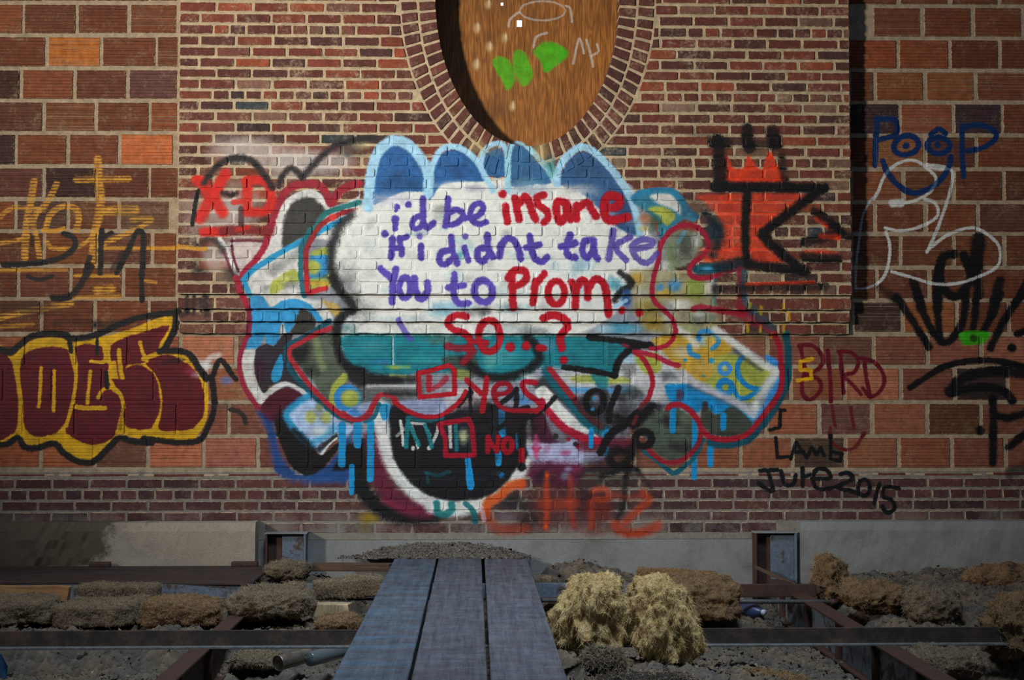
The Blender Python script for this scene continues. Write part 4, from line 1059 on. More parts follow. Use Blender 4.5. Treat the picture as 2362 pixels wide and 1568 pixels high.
ROWS_L = [(6, 81, [-64, 54, 176, 297, 411]), (81, 157, [-10, 108, 234, 361, 411]), (157, 232, [-69, 49, 171, 295, 411]), (232, 306, [-18, 100, 222, 345, 411]),
          (306, 383, [-84, 36, 156, 276, 401]), (383, 459, [-18, 102, 222, 345, 411]), (459, 533, [-84, 36, 156, 274, 393]), (533, 613, [-18, 102, 225, 351, 409]),
          (613, 689, [-78, 42, 163, 283, 409]), (689, 769, [-28, 95, 218, 344, 409])]
ROWS_R = [(14, 88, [2011, 2127, 2243, 2360, 2478]), (88, 162, [1955, 2071, 2190, 2305, 2424]), (162, 236, [1960, 2017, 2133, 2251, 2370, 2490]), (236, 312, [1957, 2075, 2199, 2311, 2430]), (312, 390, [1960, 2017, 2134, 2251, 2370, 2490]),
          (390, 466, [1963, 2083, 2199, 2315, 2435]), (466, 539, [1962, 2017, 2134, 2255, 2375, 2495]), (539, 617, [1964, 2077, 2200, 2315, 2435]), (617, 692, [1964, 2021, 2143, 2260, 2380, 2500]), (692, 770, [1966, 2082, 2205, 2326, 2446])]
ROWS_M = [(771, 845, [-58, 60, 179, 297, 415, 544, 665, 787, 908, 1030, 1152, 1274, 1396, 1518, 1640, 1770, 1894, 2014, 2138, 2263, 2385, 2505]),
          (845, 927, [-110, 10, 122, 238, 356, 474, 600, 722, 845, 967, 1090, 1212, 1334, 1457, 1580, 1701, 1823, 1948, 2077, 2202, 2324, 2446]),
          (927, 1005, [-62, 55, 173, 291, 409, 527, 650, 772, 895, 1017, 1140, 1262, 1386, 1525, 1646, 1767, 1889, 2011, 2139, 2261, 2383, 2503]),
          (1005, 1082, [-30, 93, 218, 342, 469, 594, 716, 838, 961, 1083, 1205, 1340, 1463, 1585, 1708, 1828, 1950, 2072, 2195, 2319, 2442])]
PAL_TILE = [((114, 64, 40), 6), ((106, 59, 38), 5), ((124, 70, 42), 3), ((98, 56, 39), 3), ((112, 64, 47), 2)]
PAL_LOW = [((142, 86, 64), 5), ((132, 78, 60), 4), ((150, 88, 60), 3), ((124, 74, 58), 3)]
SPECIAL = {(170, 119): (176, 102, 44), (338, 345): (186, 102, 56), (20, 195): (70, 42, 34), (350, 195): (96, 62, 56), (18, 345): (64, 42, 38), (162, 421): (62, 40, 36), (40, 421): (96, 56, 44), (96, 496): (90, 62, 52), (330, 496): (100, 66, 50),
           (2016, 274): (60, 42, 44), (2255, 274): (64, 44, 48), (2137, 274): (142, 78, 52), (2020, 125): (142, 72, 40), (2130, 125): (136, 72, 42), (2075, 199): (132, 76, 40), (2190, 199): (138, 78, 42), (2024, 731): (60, 42, 36), (2143, 731): (156, 92, 52),
           (2320, 808): (160, 100, 76), (2010, 886): (176, 110, 80), (2262, 886): (70, 50, 46), (1890, 1044): (72, 54, 42), (2200, 966): (100, 62, 42), (1954, 808): (110, 74, 58), (2060, 351): (140, 86, 46), (1948, 966): (112, 70, 62), (478, 808): (184, 116, 84),
           (405, 1044): (186, 108, 74), (530, 1044): (166, 100, 80), (280, 1044): (112, 70, 52), (158, 1044): (172, 98, 60), (30, 1044): (164, 90, 56), (2315, 496): (100, 58, 50), (2010, 1044): (150, 92, 64)}
def special(mx, my):
    for (sx, sy), c in SPECIAL.items():
        if abs(sx - mx) < 45 and abs(sy - my) < 30: return lin(c)
    return None
def run_on(xs, left, right):
    xs = list(xs)
    while left and xs[0] > -880: xs.insert(0, xs[0] - 121)
    while right and xs[-1] < 3170: xs.append(xs[-1] + 121)
    return xs
rest_tiles = []
rt = random.Random(21)
tile_count = 0
def tile_rows(rows, pal, visible=True):
    global tile_count
    for (t, b, xs) in rows:
        for a, c in zip(xs[:-1], xs[1:]):
            (xa, zt), (xb, zb) = wallpt(a, t, 0), wallpt(c, b, 0)
            gap = rt.uniform(.014, .026)
            w, h = xb - xa - gap, zt - zb - rt.uniform(.015, .021)
            if w < 0.02: continue
            col = special((a + c) / 2, (t + b) / 2) or pick(rt, pal)
            me = rt.choice(TILES)
            loc = Vector(((xa + xb) / 2, rt.uniform(-.002, .0015), (zt + zb) / 2))
            sc = Vector((w / TW, 1, h / TH))
            if visible and c > -20 and a < 2380:
                piece('tile', me, loc, sc, col, M_TILE, wall_back); tile_count += 1
            else:
                rest_tiles.append((me, Matrix.Translation(loc) @ Matrix.Diagonal(sc.to_4d()), col))
tile_rows([(t, b, run_on(x, 1, 0)) for t, b, x in [(-69, 6, [-18, 100, 222, 345, 411])] + ROWS_L], PAL_TILE)
tile_rows([(t, b, run_on(x, 0, 1)) for t, b, x in [(-61, 14, [1955, 2071, 2190, 2305, 2424])] + ROWS_R], PAL_TILE)
tile_rows([(t, b, run_on(x, 1, 1)) for t, b, x in ROWS_M], PAL_LOW)
for k in range(1, 6):
    o_ = (0, 58)[k % 2]
    tile_rows([(-69 - 76 * k, -69 - 76 * (k - 1), run_on([o_ - 140, o_ - 20, o_ + 100, o_ + 222, o_ + 340], 1, 0))], PAL_TILE, False)
    tile_rows([(-61 - 76 * k, -61 - 76 * (k - 1), run_on([1960 + o_, 2080 + o_, 2200 + o_, 2320 + o_, 2440 + o_], 0, 1))], PAL_TILE, False)
joined('outlying_tiles', rest_tiles, M_TILE_T, wall_back)

# ---- projecting brick panel with the oval opening
zb_main = wallpt(412, 679, PANEL_Y)[1]
xl, xr = wallpt(412, 330, PANEL_Y)[0], wallpt(1962, 330, PANEL_Y)[0]
wall_center = slab_with_oval('wall_center', xl + .004, xr - .004, zb_main + .004, Z_TOP, PANEL_Y + JOINT, JOINT + .002, (ELL_IN[0], ELL_IN[1], ELL_IN[2] + .010, ELL_IN[3] + .010), M_MORTAR)
SW, SH, HW = 0.198, 0.052, 0.090
STRETCH = [brick_mesh(SW, SH, 0.03, 100 + i) for i in range(10)]
HEADER = [brick_mesh(HW, SH, 0.03, 200 + i, n_side=2) for i in range(8)]
for _m in HEADER: _m.materials.append(M_HEADER)

def oval_x(z, ell):
    """half width of an ellipse at height z, or None"""
    t = 1 - ((z - ell[1]) / ell[3]) ** 2
    return ell[2] * math.sqrt(t) if t > 0 else None

courses = [BEDS[i:i + 2] for i in range(len(BEDS) - 1)]
above = []
y = BEDS[0]
while y > TOP_PY + 26:
    above.append([y - 25.4, y]); y -= 25.4
allc = list(reversed(above)) + courses
first_idx = len(above)
main_pieces, rest_bricks = [], []
rp = random.Random(5)
PX = wallpt(500, 300, PANEL_Y)[0] - wallpt(499, 300, PANEL_Y)[0]     # metres per photo pixel on the panel
pale = 0
HEAD_ROWS = {2, 8, 14, 20, 25, 27}      # rows of headers, counted down from the first full course
corbel_rows = []
for ci, (t, b) in enumerate(allc):
    idx = ci - first_idx
    zt, zb = wallpt(412, t, PANEL_Y)[1], wallpt(412, b, PANEL_Y)[1]
    heads = (idx in HEAD_ROWS) if idx >= 0 else ((idx - 2) % 6 == 0)
    row = []
    x = xl
    if heads:
        x2 = x + 77 * PX; row.append((x, x2)); x = x2
        while x < xr - .03:
            w = rp.uniform(36.5, 40.5) * PX
            if rp.random() < .12: w = rp.uniform(52, 84) * PX
            row.append((x, min(x + w, xr))); x += w
    else:
        if idx % 2: x2 = x + 46 * PX; row.append((x, x2)); x = x2
        while x < xr - .03:
            w = rp.uniform(80.5, 85) * PX
            row.append((x, min(x + w, xr))); x += w
    if row and row[-1][1] - row[-1][0] < .04:
        row[-2] = (row[-2][0], xr); row.pop()
    if idx >= 26:
        corbel_rows.append((idx, row)); continue
    for a, c in row:
        ga, gb = rp.uniform(.010, .018), rp.uniform(.0125, .017)
        x0, x1 = a + ga / 2, c - ga / 2
        if a == xl: x0 = a
        if c == xr: x1 = c
        z0, z1 = zb + gb / 2 + rp.uniform(-.001, .001), zt - gb / 2
        yj = rp.uniform(-.0025, .002)
        # cut against the ring
        h0, h1 = oval_x(z0, ELL_OUT), oval_x(z1, ELL_OUT)
        cutl = cutr = None
        cx = ELL_OUT[0]
        hm = max(h for h in (h0 or 0, h1 or 0))
        segs = []
        if hm == 0: segs.append(('full', x0, x1, None))
        else:
            p0 = [(cx - (h or 0), cx + (h or 0)) for h in (h0, h1)]
            L0, L1 = p0[0][0] - .006, p0[1][0] - .006
            R0, R1 = p0[0][1] + .006, p0[1][1] + .006
            if x1 <= min(L0, L1) or x0 >= max(R0, R1): segs.append(('full', x0, x1, None))
            else:
                if x0 < min(L0, L1) - .02: segs.append(('cut', None, None, [(x0, z0), (L0, z0), (L1, z1), (x0, z1)]))
                if x1 > max(R0, R1) + .02: segs.append(('cut', None, None, [(R0, z0), (x1, z0), (x1, z1), (R1, z1)]))
                if x0 < max(L0, L1) - .05 and not (x0 < min(L0, L1) - .02):
                    segs.append(('cut', None, None, [(x0, z0), (max(L0, x0 + .008), z0), (max(L1, x0 + .008), z1), (x0, z1)]))
                if x1 > min(R0, R1) + .05 and not (x1 > max(R0, R1) + .02):
                    segs.append(('cut', None, None, [(min(R0, x1 - .008), z0), (x1, z0), (x1, z1), (min(R1, x1 - .008), z1)]))
        col = pick(rp, PAL_PANEL)
        for kind, u0, u1, poly in segs:
            if kind == 'full':
                w, h = u1 - u0, z1 - z0
                base, bw = (HEADER, HW) if w < .13 else (STRETCH, SW)
                me = rp.choice(base)
                loc, sc = Vector(((u0 + u1) / 2, PANEL_Y + yj, (z0 + z1) / 2)), Vector((w / bw, 1, h / SH))
                nm = 'header_brick' if w < .13 else 'brick'
            else:
                me, (qx, qz) = quad_piece(poly, .03, rp.randint(0, 99999))
                loc, sc = Vector((qx, PANEL_Y + yj, qz)), Vector((1, 1, 1))
                w, h = abs(poly[1][0] - poly[0][0]), z1 - z0
                nm = 'cut_brick'
            seen = idx >= 0 or (idx == -1)
            main_pieces.append((nm, me, loc, sc, col, w * h, seen))
big = sorted([p for p in main_pieces if p[0] == 'brick' and p[6]], key=lambda p: -p[5])
keep = set(id(p) for p in big[:300])
for p in main_pieces:
    nm, me, loc, sc, col, area, seen = p
    if seen and (nm != 'brick' or id(p) in keep):
        piece(nm, me, loc, sc, col, {'brick': M_BRICK, 'header_brick': M_HEADER, 'cut_brick': M_CUT}[nm], wall_center)
    else:
        rest_bricks.append((me, Matrix.Translation(loc) @ Matrix.Diagonal(sc.to_4d()), col))
joined('remaining_bricks', rest_bricks, M_BRICK_T, wall_center)

# ---- stepped courses that carry the panel
mbc = MB()
CORB = {26: -.066, 27: -.044, 28: -.022}
rowgeo = []
for idx, row in corbel_rows:
    t, b = BEDS[idx], BEDS[idx + 1]
    yf = CORB[idx]
    zt, zb = wallpt(412, t, yf)[1], wallpt(412, b, yf)[1]
    mbc.box(xl + .004, xr - .004, yf + JOINT, .02, zb + .003, zt)
    rowgeo.append((row, zt, zb, yf))
trim_1 = mbc.build('trim_1', M_MORTAR)
tag(trim_1, kind='structure')
for row, zt, zb, yf in rowgeo:
    for a, c in row:
        ga = rp.uniform(.008, .013)
        x0 = a if a == xl else a + ga / 2
        x1 = c if c == xr else c - ga / 2
        z0, z1 = zb + .0015, zt - rp.uniform(.014, .018)
        w, h = x1 - x0, z1 - z0
        base, bw = (HEADER, HW) if w < .13 else (STRETCH, SW)
        piece('brick', rp.choice(base), ((x0 + x1) / 2, yf + rp.uniform(-.002, .001), (z0 + z1) / 2), (w / bw, 1, h / SH), pick(rp, PAL_PANEL), M_BRICK, trim_1)

# ---- two rings of bricks round the oval
trim_2 = None
mbr = MB()
nseg = 128
for k in range(nseg):
    t0, t1 = 2 * math.pi * k / nseg, 2 * math.pi * (k + 1) / nseg
    def ep(e, t, dd=0): return (e[0] + (e[2] + dd) * math.cos(t), e[1] + (e[3] + dd) * math.sin(t))
    a0, a1 = ep(ELL_IN, t0, .002), ep(ELL_IN, t1, .002); b0, b1 = ep(ELL_OUT, t0, -.002), ep(ELL_OUT, t1, -.002)
    yf, yb = PANEL_Y + .0032, .139
    mbr.add([(a0[0], yf, a0[1]), (a1[0], yf, a1[1]), (b1[0], yf, b1[1]), (b0[0], yf, b0[1]), (a0[0], yb, a0[1]), (a1[0], yb, a1[1])], [(0, 1, 2, 3), (1, 0, 4, 5)])
trim_2 = mbr.build('trim_2', M_MORTAR)
tag(trim_2, kind='structure')
rest_ring = []
PAL_RING = [((96, 54, 46), 5), ((86, 48, 42), 4), ((108, 60, 48), 3), ((78, 48, 42), 2)]
def ring_bricks(e0, e1, pitch, inner):
    # walk the mean ellipse by arc length
    em = [(e0[i] + e1[i]) / 2 for i in range(4)]
    M = 1440
    P = [(em[0] + em[2] * math.cos(2 * math.pi * i / M), em[1] + em[3] * math.sin(2 * math.pi * i / M)) for i in range(M + 1)]
    cum = [0]
    for i in range(M): cum.append(cum[-1] + math.hypot(P[i+1][0] - P[i][0], P[i+1][1] - P[i][1]))
    n = int(round(cum[-1] / pitch))
    def tpar(s):
        s %= cum[-1]
        lo = int(np.searchsorted(cum, s))
        return 2 * math.pi * lo / M
    for k in range(n):
        g = .0075
        s0, s1 = cum[-1] * k / n + g, cum[-1] * (k + 1) / n - g
        t0, t1 = tpar(s0), tpar(s1)
        if t1 < t0: t1 += 2 * math.pi
        j = .0075
        def q(e, t, d): return (e[0] + (e[2] + d) * math.cos(t), e[1] + (e[3] + d) * math.sin(t))
        poly = [q(e0, t0, 0 if inner else j), q(e1, t0, -j), q(e1, t1, -j), q(e0, t1, 0 if inner else j)]
        d = .21 if inner else .03
        me, (cx, cz) = quad_piece(poly, d, 7000 + k + (500 if inner else 0))
        col = pick(rp, PAL_RING)
        loc = Vector((cx, PANEL_Y + rp.uniform(-.002, .0015), cz))
        if cz - .04 < wallpt(1200, 0, PANEL_Y)[1]: piece('arch_brick', me, loc, (1, 1, 1), col, M_CUT, trim_2)
        else: rest_ring.append((me, Matrix.Translation(loc), col))
ring_bricks(ELL_IN, ELL_RING1, 25.2 * PX, True)
ring_bricks(ELL_RING1, ELL_OUT, 26.0 * PX, False)
joined('upper_arch_bricks', rest_ring, M_BRICK_T, trim_2)

# ---- brick band under the tiles
mbb = MB()
mbb.box(X_LEFT, X_RIGHT, JOINT - .001, .14, Z_BASE_BOT - .01, Z_TILE_BOT)
wall_lower = mbb.build('wall_lower', M_MORTAR_LOW)
tag(wall_lower, kind='structure')
PAL_BASE = [((84, 50, 50), 5), ((76, 46, 46), 4), ((94, 56, 52), 3), ((68, 46, 46), 2)]
BAND = [(1102, 1127, 's', 0), (1127, 1153, 'h', 0), (1153, 1178, 's', 40), (1178, 1203, 's', 0), (1203, 1231, 's2', 42)]
STRETCH_LOW = [brick_mesh(SW, SH, 0.03, 300 + i) for i in range(8)]
HEADER_LOW = [brick_mesh(HW, SH, 0.03, 400 + i, n_side=2) for i in range(8)]
THIN = [brick_mesh(SW * 1.4, .014, .02, 900 + i, wear=.002, cham=.002) for i in range(4)]
x = X_LEFT
while x < X_RIGHT - .05:      # the thin split course
    w = rp.uniform(.25, .5)
    x1 = min(x + w, X_RIGHT)
    if x1 < -3.1 or x > 3.5:
        x = x1; continue
    _, zc = wallpt(1096, 1095, 0)
    piece('split_brick', rp.choice(THIN), ((x + x1) / 2, .001, zc + rp.uniform(-.003, .003)), ((x1 - x - .02) / (SW * 1.4), 1, rp.uniform(.7, 1.2)), jit(lin((110, 52, 44)), rp), M_BASEBRICK, wall_lower)
    x = x1
outb = []
for t, b, kind, off in BAND:
    zt, zb = wallpt(1096, t, 0)[1], wallpt(1096, b, 0)[1]
    rows = [(zt, zb)]
    for zt, zb in rows:
        x = X_LEFT - rp.uniform(0, .02) - off / 384.0
        while x < X_RIGHT:
            w = (rp.uniform(40, 43) if kind == 'h' else rp.uniform(82, 86)) / 384.0
            x0, x1 = x + .005, x + w - .005
            h = zt - zb - rp.uniform(.011, .015)
            base, bw = (HEADER_LOW, HW) if kind == 'h' else (STRETCH_LOW, SW)
            loc, sc, me = Vector(((x0 + x1) / 2, rp.uniform(-.002, .001), (zt + zb) / 2)), Vector(((x1 - x0) / bw, 1, h / SH)), rp.choice(base)
            pxm = 1096 + (x + w / 2) * 384
            if -30 < pxm < 2395 and not (kind == 's2' and (pxm < 650 or pxm > 1790)):
                piece('header_brick' if kind == 'h' else 'brick', me, loc, sc, pick(rp, PAL_BASE), M_BASEHEADER if kind == 'h' else M_BASEBRICK, wall_lower)
            elif kind != 's2':
                outb.append((me, Matrix.Translation(loc) @ Matrix.Diagonal(sc.to_4d()), pick(rp, PAL_BASE)))
            x += w
joined('outlying_bricks', outb, M_BASEBRICK_T, wall_lower)

# ---- plywood in the oval
M_PLY, nt, b = new_mat('plywood')
pos = N(nt, 'ShaderNodeNewGeometry').outputs['Position']
wv = noise_node(nt, stretch(nt, pos, 9, 9, 1.3), 1.0, 3, 0.55)
ringn = N(nt, 'ShaderNodeMath', operation='SINE'); nt.links.new(mth(nt, 'MULTIPLY', wv, 70.0), ringn.inputs[0])
fine = noise_node(nt, stretch(nt, pos, 260, 260, 7), 1.0, 3, 0.6)
pc = mixc(nt, ramp(nt, ringn.outputs[0], -1, 1, 0, 0.55), lin((172, 112, 52)), lin((108, 62, 24)))
pc = mixc(nt, ramp(nt, fine, 0.42, 0.66, 0, 0.75), pc, lin((82, 46, 20)))
big_ = noise_node(nt, pos, 3.2, 4, 0.6)
pc = mixc(nt, ramp(nt, big_, 0.5, 0.72, 0, 0.55), pc, lin((86, 56, 34)))
pc, pa = sprayed(nt, pc, 1.0)
nt.links.new(pc, b.inputs['Base Color'])
b.inputs['Roughness'].default_value = 0.42
b.inputs['Specular IOR Level'].default_value = 0.4
bumped(nt, b, fine, 0.2, 0.003)
M_SKYHOLE, nt2, b2 = new_mat('daylight_outside')
em = N(nt2, 'ShaderNodeEmission'); em.inputs[0].default_value = (0.75, 0.85, 1, 1); em.inputs[1].default_value = 2.2
nt2.links.new(em.outputs[0], [n for n in nt2.nodes if n.type == 'OUTPUT_MATERIAL'][0].inputs[0])
holes = [(wallpt(1192, 46, PLY_Y), wallpt(1204, 62, PLY_Y)), (wallpt(1155, 5, PLY_Y), wallpt(1161, 13, PLY_Y))]
# board as a grid with the two knocked-out squares left open
xs = sorted({ELL_IN[0] - ELL_IN[2] - .0, ELL_IN[0] + ELL_IN[2] + .0, *[h[0][0] for h in holes], *[h[1][0] for h in holes]} | {ELL_IN[0] + ELL_IN[2] * math.cos(math.pi * k / 40) for k in range(1, 40)})
def colspan(x):
    t = max(0, 1 - ((x - ELL_IN[0]) / (ELL_IN[2] + .001)) ** 2)
    return ELL_IN[1] - ELL_IN[3] * math.sqrt(t), ELL_IN[1] + ELL_IN[3] * math.sqrt(t)
mbp = MB()
for xa, xb_ in zip(xs[:-1], xs[1:]):
    (l0, u0), (l1, u1) = colspan(xa), colspan(xb_)
    cuts = []
    for (hx0, hz1), (hx1, hz0) in holes:
        if xa >= hx0 - 1e-6 and xb_ <= hx1 + 1e-6: cuts.append((hz0, hz1))
    cuts.sort()
    zs = [(l0, l1)]
    for hz0, hz1 in cuts: zs += [(hz0, hz0), (hz1, hz1)]
    zs.append((u0, u1))
    for k in range(0, len(zs), 2):
        (a0, a1), (c0, c1) = zs[k], zs[k + 1]
        p = [(xa, PLY_Y, a0), (xb_, PLY_Y, a1), (xb_, PLY_Y, c1), (xa, PLY_Y, c0)]
        mbp.prism(p, (0, .012, 0))
ply = mbp.build('plywood_board', M_PLY)
tag(ply, 'varnished plywood board closing the oval opening, sprayed with green marks', 'board')
mbs = MB()
for (hx0, hz1), (hx1, hz0) in holes:
    mbs.box(hx0 - .02, hx1 + .02, PLY_Y + .06, PLY_Y + .065, hz0 - .02, hz1 + .02)
sk = mbs.build('outdoor_daylight', M_SKYHOLE)
tag(sk, kind='structure')
# ------------------------------------------------------------------ foot of the wall
M_STEEL_BLUE = plain('steel_grey_paint', (98, 108, 120), 0.6, 0.35, 10, 0.3, rgb2=(70, 54, 44), mixlo=0.55, mixhi=0.66)
M_RUST = plain('rusty_steel', (78, 54, 44), 0.75, 0.35, 12, 0.4, rgb2=(52, 38, 34))
M_RUST_DARK = plain('dark_steel', (60, 52, 48), 0.6, 0.35, 9, 0.35, rgb2=(84, 62, 48), mixlo=.5, mixhi=.7)
M_PIPE = plain('galvanised_pipe', (128, 126, 122), 0.45, 0.3, 30, 0.2, metal=0.5)
M_DARKBOARD = boards('dark_board', (66, 50, 42), (50, 38, 34), 'x', 0.75)
M_PLANK_A = boards('plank_blue', (86, 90, 97), (63, 67, 74), 'y', 0.6, 0.32)
M_PLANK_B = boards('plank_grey', (88, 88, 93), (65, 65, 70), 'y', 0.6, 0.1)
M_PLANK_C = boards('plank_worn', (94, 94, 99), (69, 69, 74), 'y', 0.6, 0.1)
M_TIMBER = boards('raw_timber', (172, 128, 82), (140, 98, 60), 'x', 0.8)
M_OLDTIMBER = boards('old_timber', (96, 72, 54), (70, 54, 44), 'x', 0.85)
M_PALEWOOD = boards('pale_wood', (196, 172, 136), (166, 140, 104), 'z', 0.8)

mb = MB()      # concrete footing behind everything
mb.box(X_LEFT, X_RIGHT, -.004, .14, -.55, Z_BASE_BOT - .012)
footing = mb.build('wall_footing', M_CONC)
tag(footing, kind='structure')

def rough_block(name, x0, x1, y0, y1, z0, z1, mat, seed, amp=.006, nx=120, nz=14, broken=None):
    """concrete block with an uneven front and worn upper edge"""
    v, f = [], []
    r = random.Random(seed)
    for k in range(nz + 2):
        for i in range(nx + 1):
            X = x0 + (x1 - x0) * i / nx
            if k <= nz:
                Z = z0 + (z1 - z0) * k / nz; Y = y0
                Y += amp * noise.fractal(Vector((X * 6, Z * 6, seed)), 1, 2, 4)
                if k == nz: Y += .012; 
                if broken: Y += broken(X, Z)
            else:
                Z, Y = z1 + amp * .6 * noise.noise(Vector((X * 9, 3, seed))), y1
            v.append((X, Y, Z))
    for k in range(nz + 1):
        for i in range(nx):
            a = k * (nx + 1) + i
            f.append((a, a + 1, a + nx + 2, a + nx + 1))
    base = len(v)
    for side, i in ((0, 0), (1, nx)):      # end faces
        idxs = [k * (nx + 1) + i for k in range(nz + 2)]
        v.append((v[idxs[-1]][0], y1, z0)); idxs.append(len(v) - 1)
        f.append(tuple(idxs) if side else tuple(reversed(idxs)))
    o = link(name, mesh(name, v, f, False), None, mat)
    return o
LBY = -.13
xa, z1 = wallpt(-890, 1208, LBY); xb, z0 = wallpt(588, 1310, LBY)
def brk(X, Z):      # eroded corner on the left block
    px = 1096 + X * 384
    n_ = noise.fractal(Vector((X * 14, Z * 14, 4)), 1, 2, 4)
    d = (190 - px) / 190.0 + n_ * .25
    return .05 * max(0, min(1, d * 1.6)) + (.03 * max(0, n_) if 120 < px < 230 else 0)
o = rough_block('concrete_block', xa, xb, LBY, -.006, -.5, z1, M_CONC_STAIN, 3, broken=brk)
tag(o, 'pale concrete footing block with a broken corner behind the dark sheet', 'concrete block')
xa, z1 = wallpt(1848, 1203, LBY); xb, _ = wallpt(3290, 1300, LBY)
o = rough_block('concrete_block', xa, xb, LBY, -.006, -.5, z1, M_CONC, 9)
tag(o, 'grey concrete footing block at the right end of the wall', 'concrete block')

def beam_stub(px0, px1, py0, label, dark):
    Y = -.10
    x0, z1 = wallpt(px0, py0, Y); x1, _ = wallpt(px1, py0, Y)
    root = empty('steel_beam_stub', (x0, Y, -.45))
    tag(root, label, 'steel beam')
    o0 = Vector(root.location)
    def p(name, mat, x0_, x1_, y0_, y1_, z0_, z1_):
        m = MB(); m.box(x0_ - o0.x, x1_ - o0.x, y0_ - o0.y, y1_ - o0.y, z0_ - o0.z, z1_ - o0.z)
        q = m.build(name, mat, root); bevel(q, .002); return q
    w = x1 - x0
    p('flange', M_RUST, x0, x0 + .012, Y, -.006, -.45, z1)
    p('flange', M_STEEL_BLUE, x1 - .012, x1, Y - .01, -.006, -.45, z1)
    p('web', dark, x0 + .012, x0 + w * .42, Y + .05, -.006, -.45, z1 - .004)
    p('web_plate', M_STEEL_BLUE, x0 + w * .40, x1 - .012, Y + .03, -.008, -.45, z1 - .008)
    p('cap_plate', M_CONC, x0 - .006, x1 + .006, Y - .004, -.006, z1, z1 + .008)
    return root
beam_stub(612, 706, 1232, 'small blue-grey steel beam end beside the pale concrete block', M_RUST)
beam_stub(1742, 1838, 1230, 'tall rust-stained steel beam end beside the grey concrete block', M_RUST)

# ------------------------------------------------------------------ the ground between the joists
def G(px, py, z): return floorpt(px, py, z)
FX0, FX1, FY0, FY1 = -5.1, 5.7, -4.6, .02
STEP = .0135
nx, ny = int((FX1 - FX0) / STEP), int((FY1 - FY0) / STEP)
def heap(X, Y, cx, cy, rx, ry, h):
    d = ((X - cx) / rx) ** 2 + ((Y - cy) / ry) ** 2
    return h * math.exp(-d)
def smooth(a, b, x):
    t = max(0.0, min(1.0, (x - a) / (b - a)))
    return t * t * (3 - 2 * t)
def plateau(X, Y, x0, x1, y0, y1, e=.12):
    return smooth(x0 - e, x0 + e, X) * smooth(x1 + e, x1 - e, X) * smooth(y0 - e, y0 + e, Y) * smooth(y1 + e, y1 - e, Y)
def ground(X, Y):
    z = -.33
    z += .15 * plateau(X, Y, -9, -.72, -1.95, 1)           # filled bays left of the walkway
    z += .12 * plateau(X, Y, -9, -1.2, -9, -2.65)
    z += .13 * plateau(X, Y, .35, 1.55, -1.3, 1)
    z += .10 * plateau(X, Y, .35, 1.25, -3.1, -1.3)
    z += .06 * plateau(X, Y, .6, 1.7, -9, -2.8)
    z += .15 * plateau(X, Y, 1.95, 9, -2.45, 1)
    z += .05 * plateau(X, Y, 2.2, 9, -9, -2.6)
    z += heap(X, Y, 3.0, -.7, .9, .55, .10)
    z += heap(X, Y, 2.5, -.2, .7, .25, .06)
    z += heap(X, Y, 1.0, -.2, .8, .2, .05)
    z += heap(X, Y, -.95, -.3, .5, .35, .09)
    z += heap(X, Y, .56, -.10, .30, .20, .15)
    z += heap(X, Y, .64, -2.66, .40, .24, .075)
    return z
V = np.empty((ny + 1, nx + 1, 3), np.float32)
tint = np.empty((ny + 1, nx + 1, 4), np.float32)
for j in range(ny + 1):
    Y = FY0 + STEP * j
    for i in range(nx + 1):
        X = FX0 + STEP * i
        p = Vector((X, Y, 0))
        n1 = noise.fractal(p * 3.1, .9, 2.1, 3)
        n2 = noise.noise(p * 13)
        n3 = noise.noise(p * 33)
        n4 = noise.noise(p * 74)
        V[j, i] = (X, Y, ground(X, Y) + .036 * n1 + .026 * n2 + .020 * n3 + .013 * n4)
        k = .9 + .45 * n3 + .3 * n2 + .5 * n4
        t = max(0, min(1, .5 + 1.2 * noise.noise(p * 5.5 + Vector((9, 0, 0)))))
        tint[j, i] = (k * (.092 + .05 * t), k * (.080 + .022 * t), k * (.068 - .004 * t), 1)
idx = np.arange((nx + 1) * (ny + 1)).reshape(ny + 1, nx + 1)
F4 = np.stack([idx[:-1, :-1], idx[:-1, 1:], idx[1:, 1:], idx[1:, :-1]], -1).reshape(-1, 4)
me = bpy.data.meshes.new('floor')
me.vertices.add(V.shape[0] * V.shape[1]); me.vertices.foreach_set('co', V.reshape(-1))
me.loops.add(F4.size); me.loops.foreach_set('vertex_index', F4.reshape(-1).astype(np.int32))
me.polygons.add(len(F4)); me.polygons.foreach_set('loop_start', np.arange(0, F4.size, 4, dtype=np.int32)); me.polygons.foreach_set('loop_total', np.full(len(F4), 4, np.int32))
me.update(); me.validate()
ca = me.color_attributes.new('tint', 'FLOAT_COLOR', 'POINT'); ca.data.foreach_set('color', np.clip(tint, 0.01, 1).reshape(-1))
M_DIRT = tinted('loose_fill')
floor = link('floor', me, None, M_DIRT)
tag(floor, kind='structure')

def ground_at(X, Y):
    i = min(nx, max(0, int((X - FX0) / STEP))); j = min(ny, max(0, int((Y - FY0) / STEP)))
    return float(V[j, i, 2])

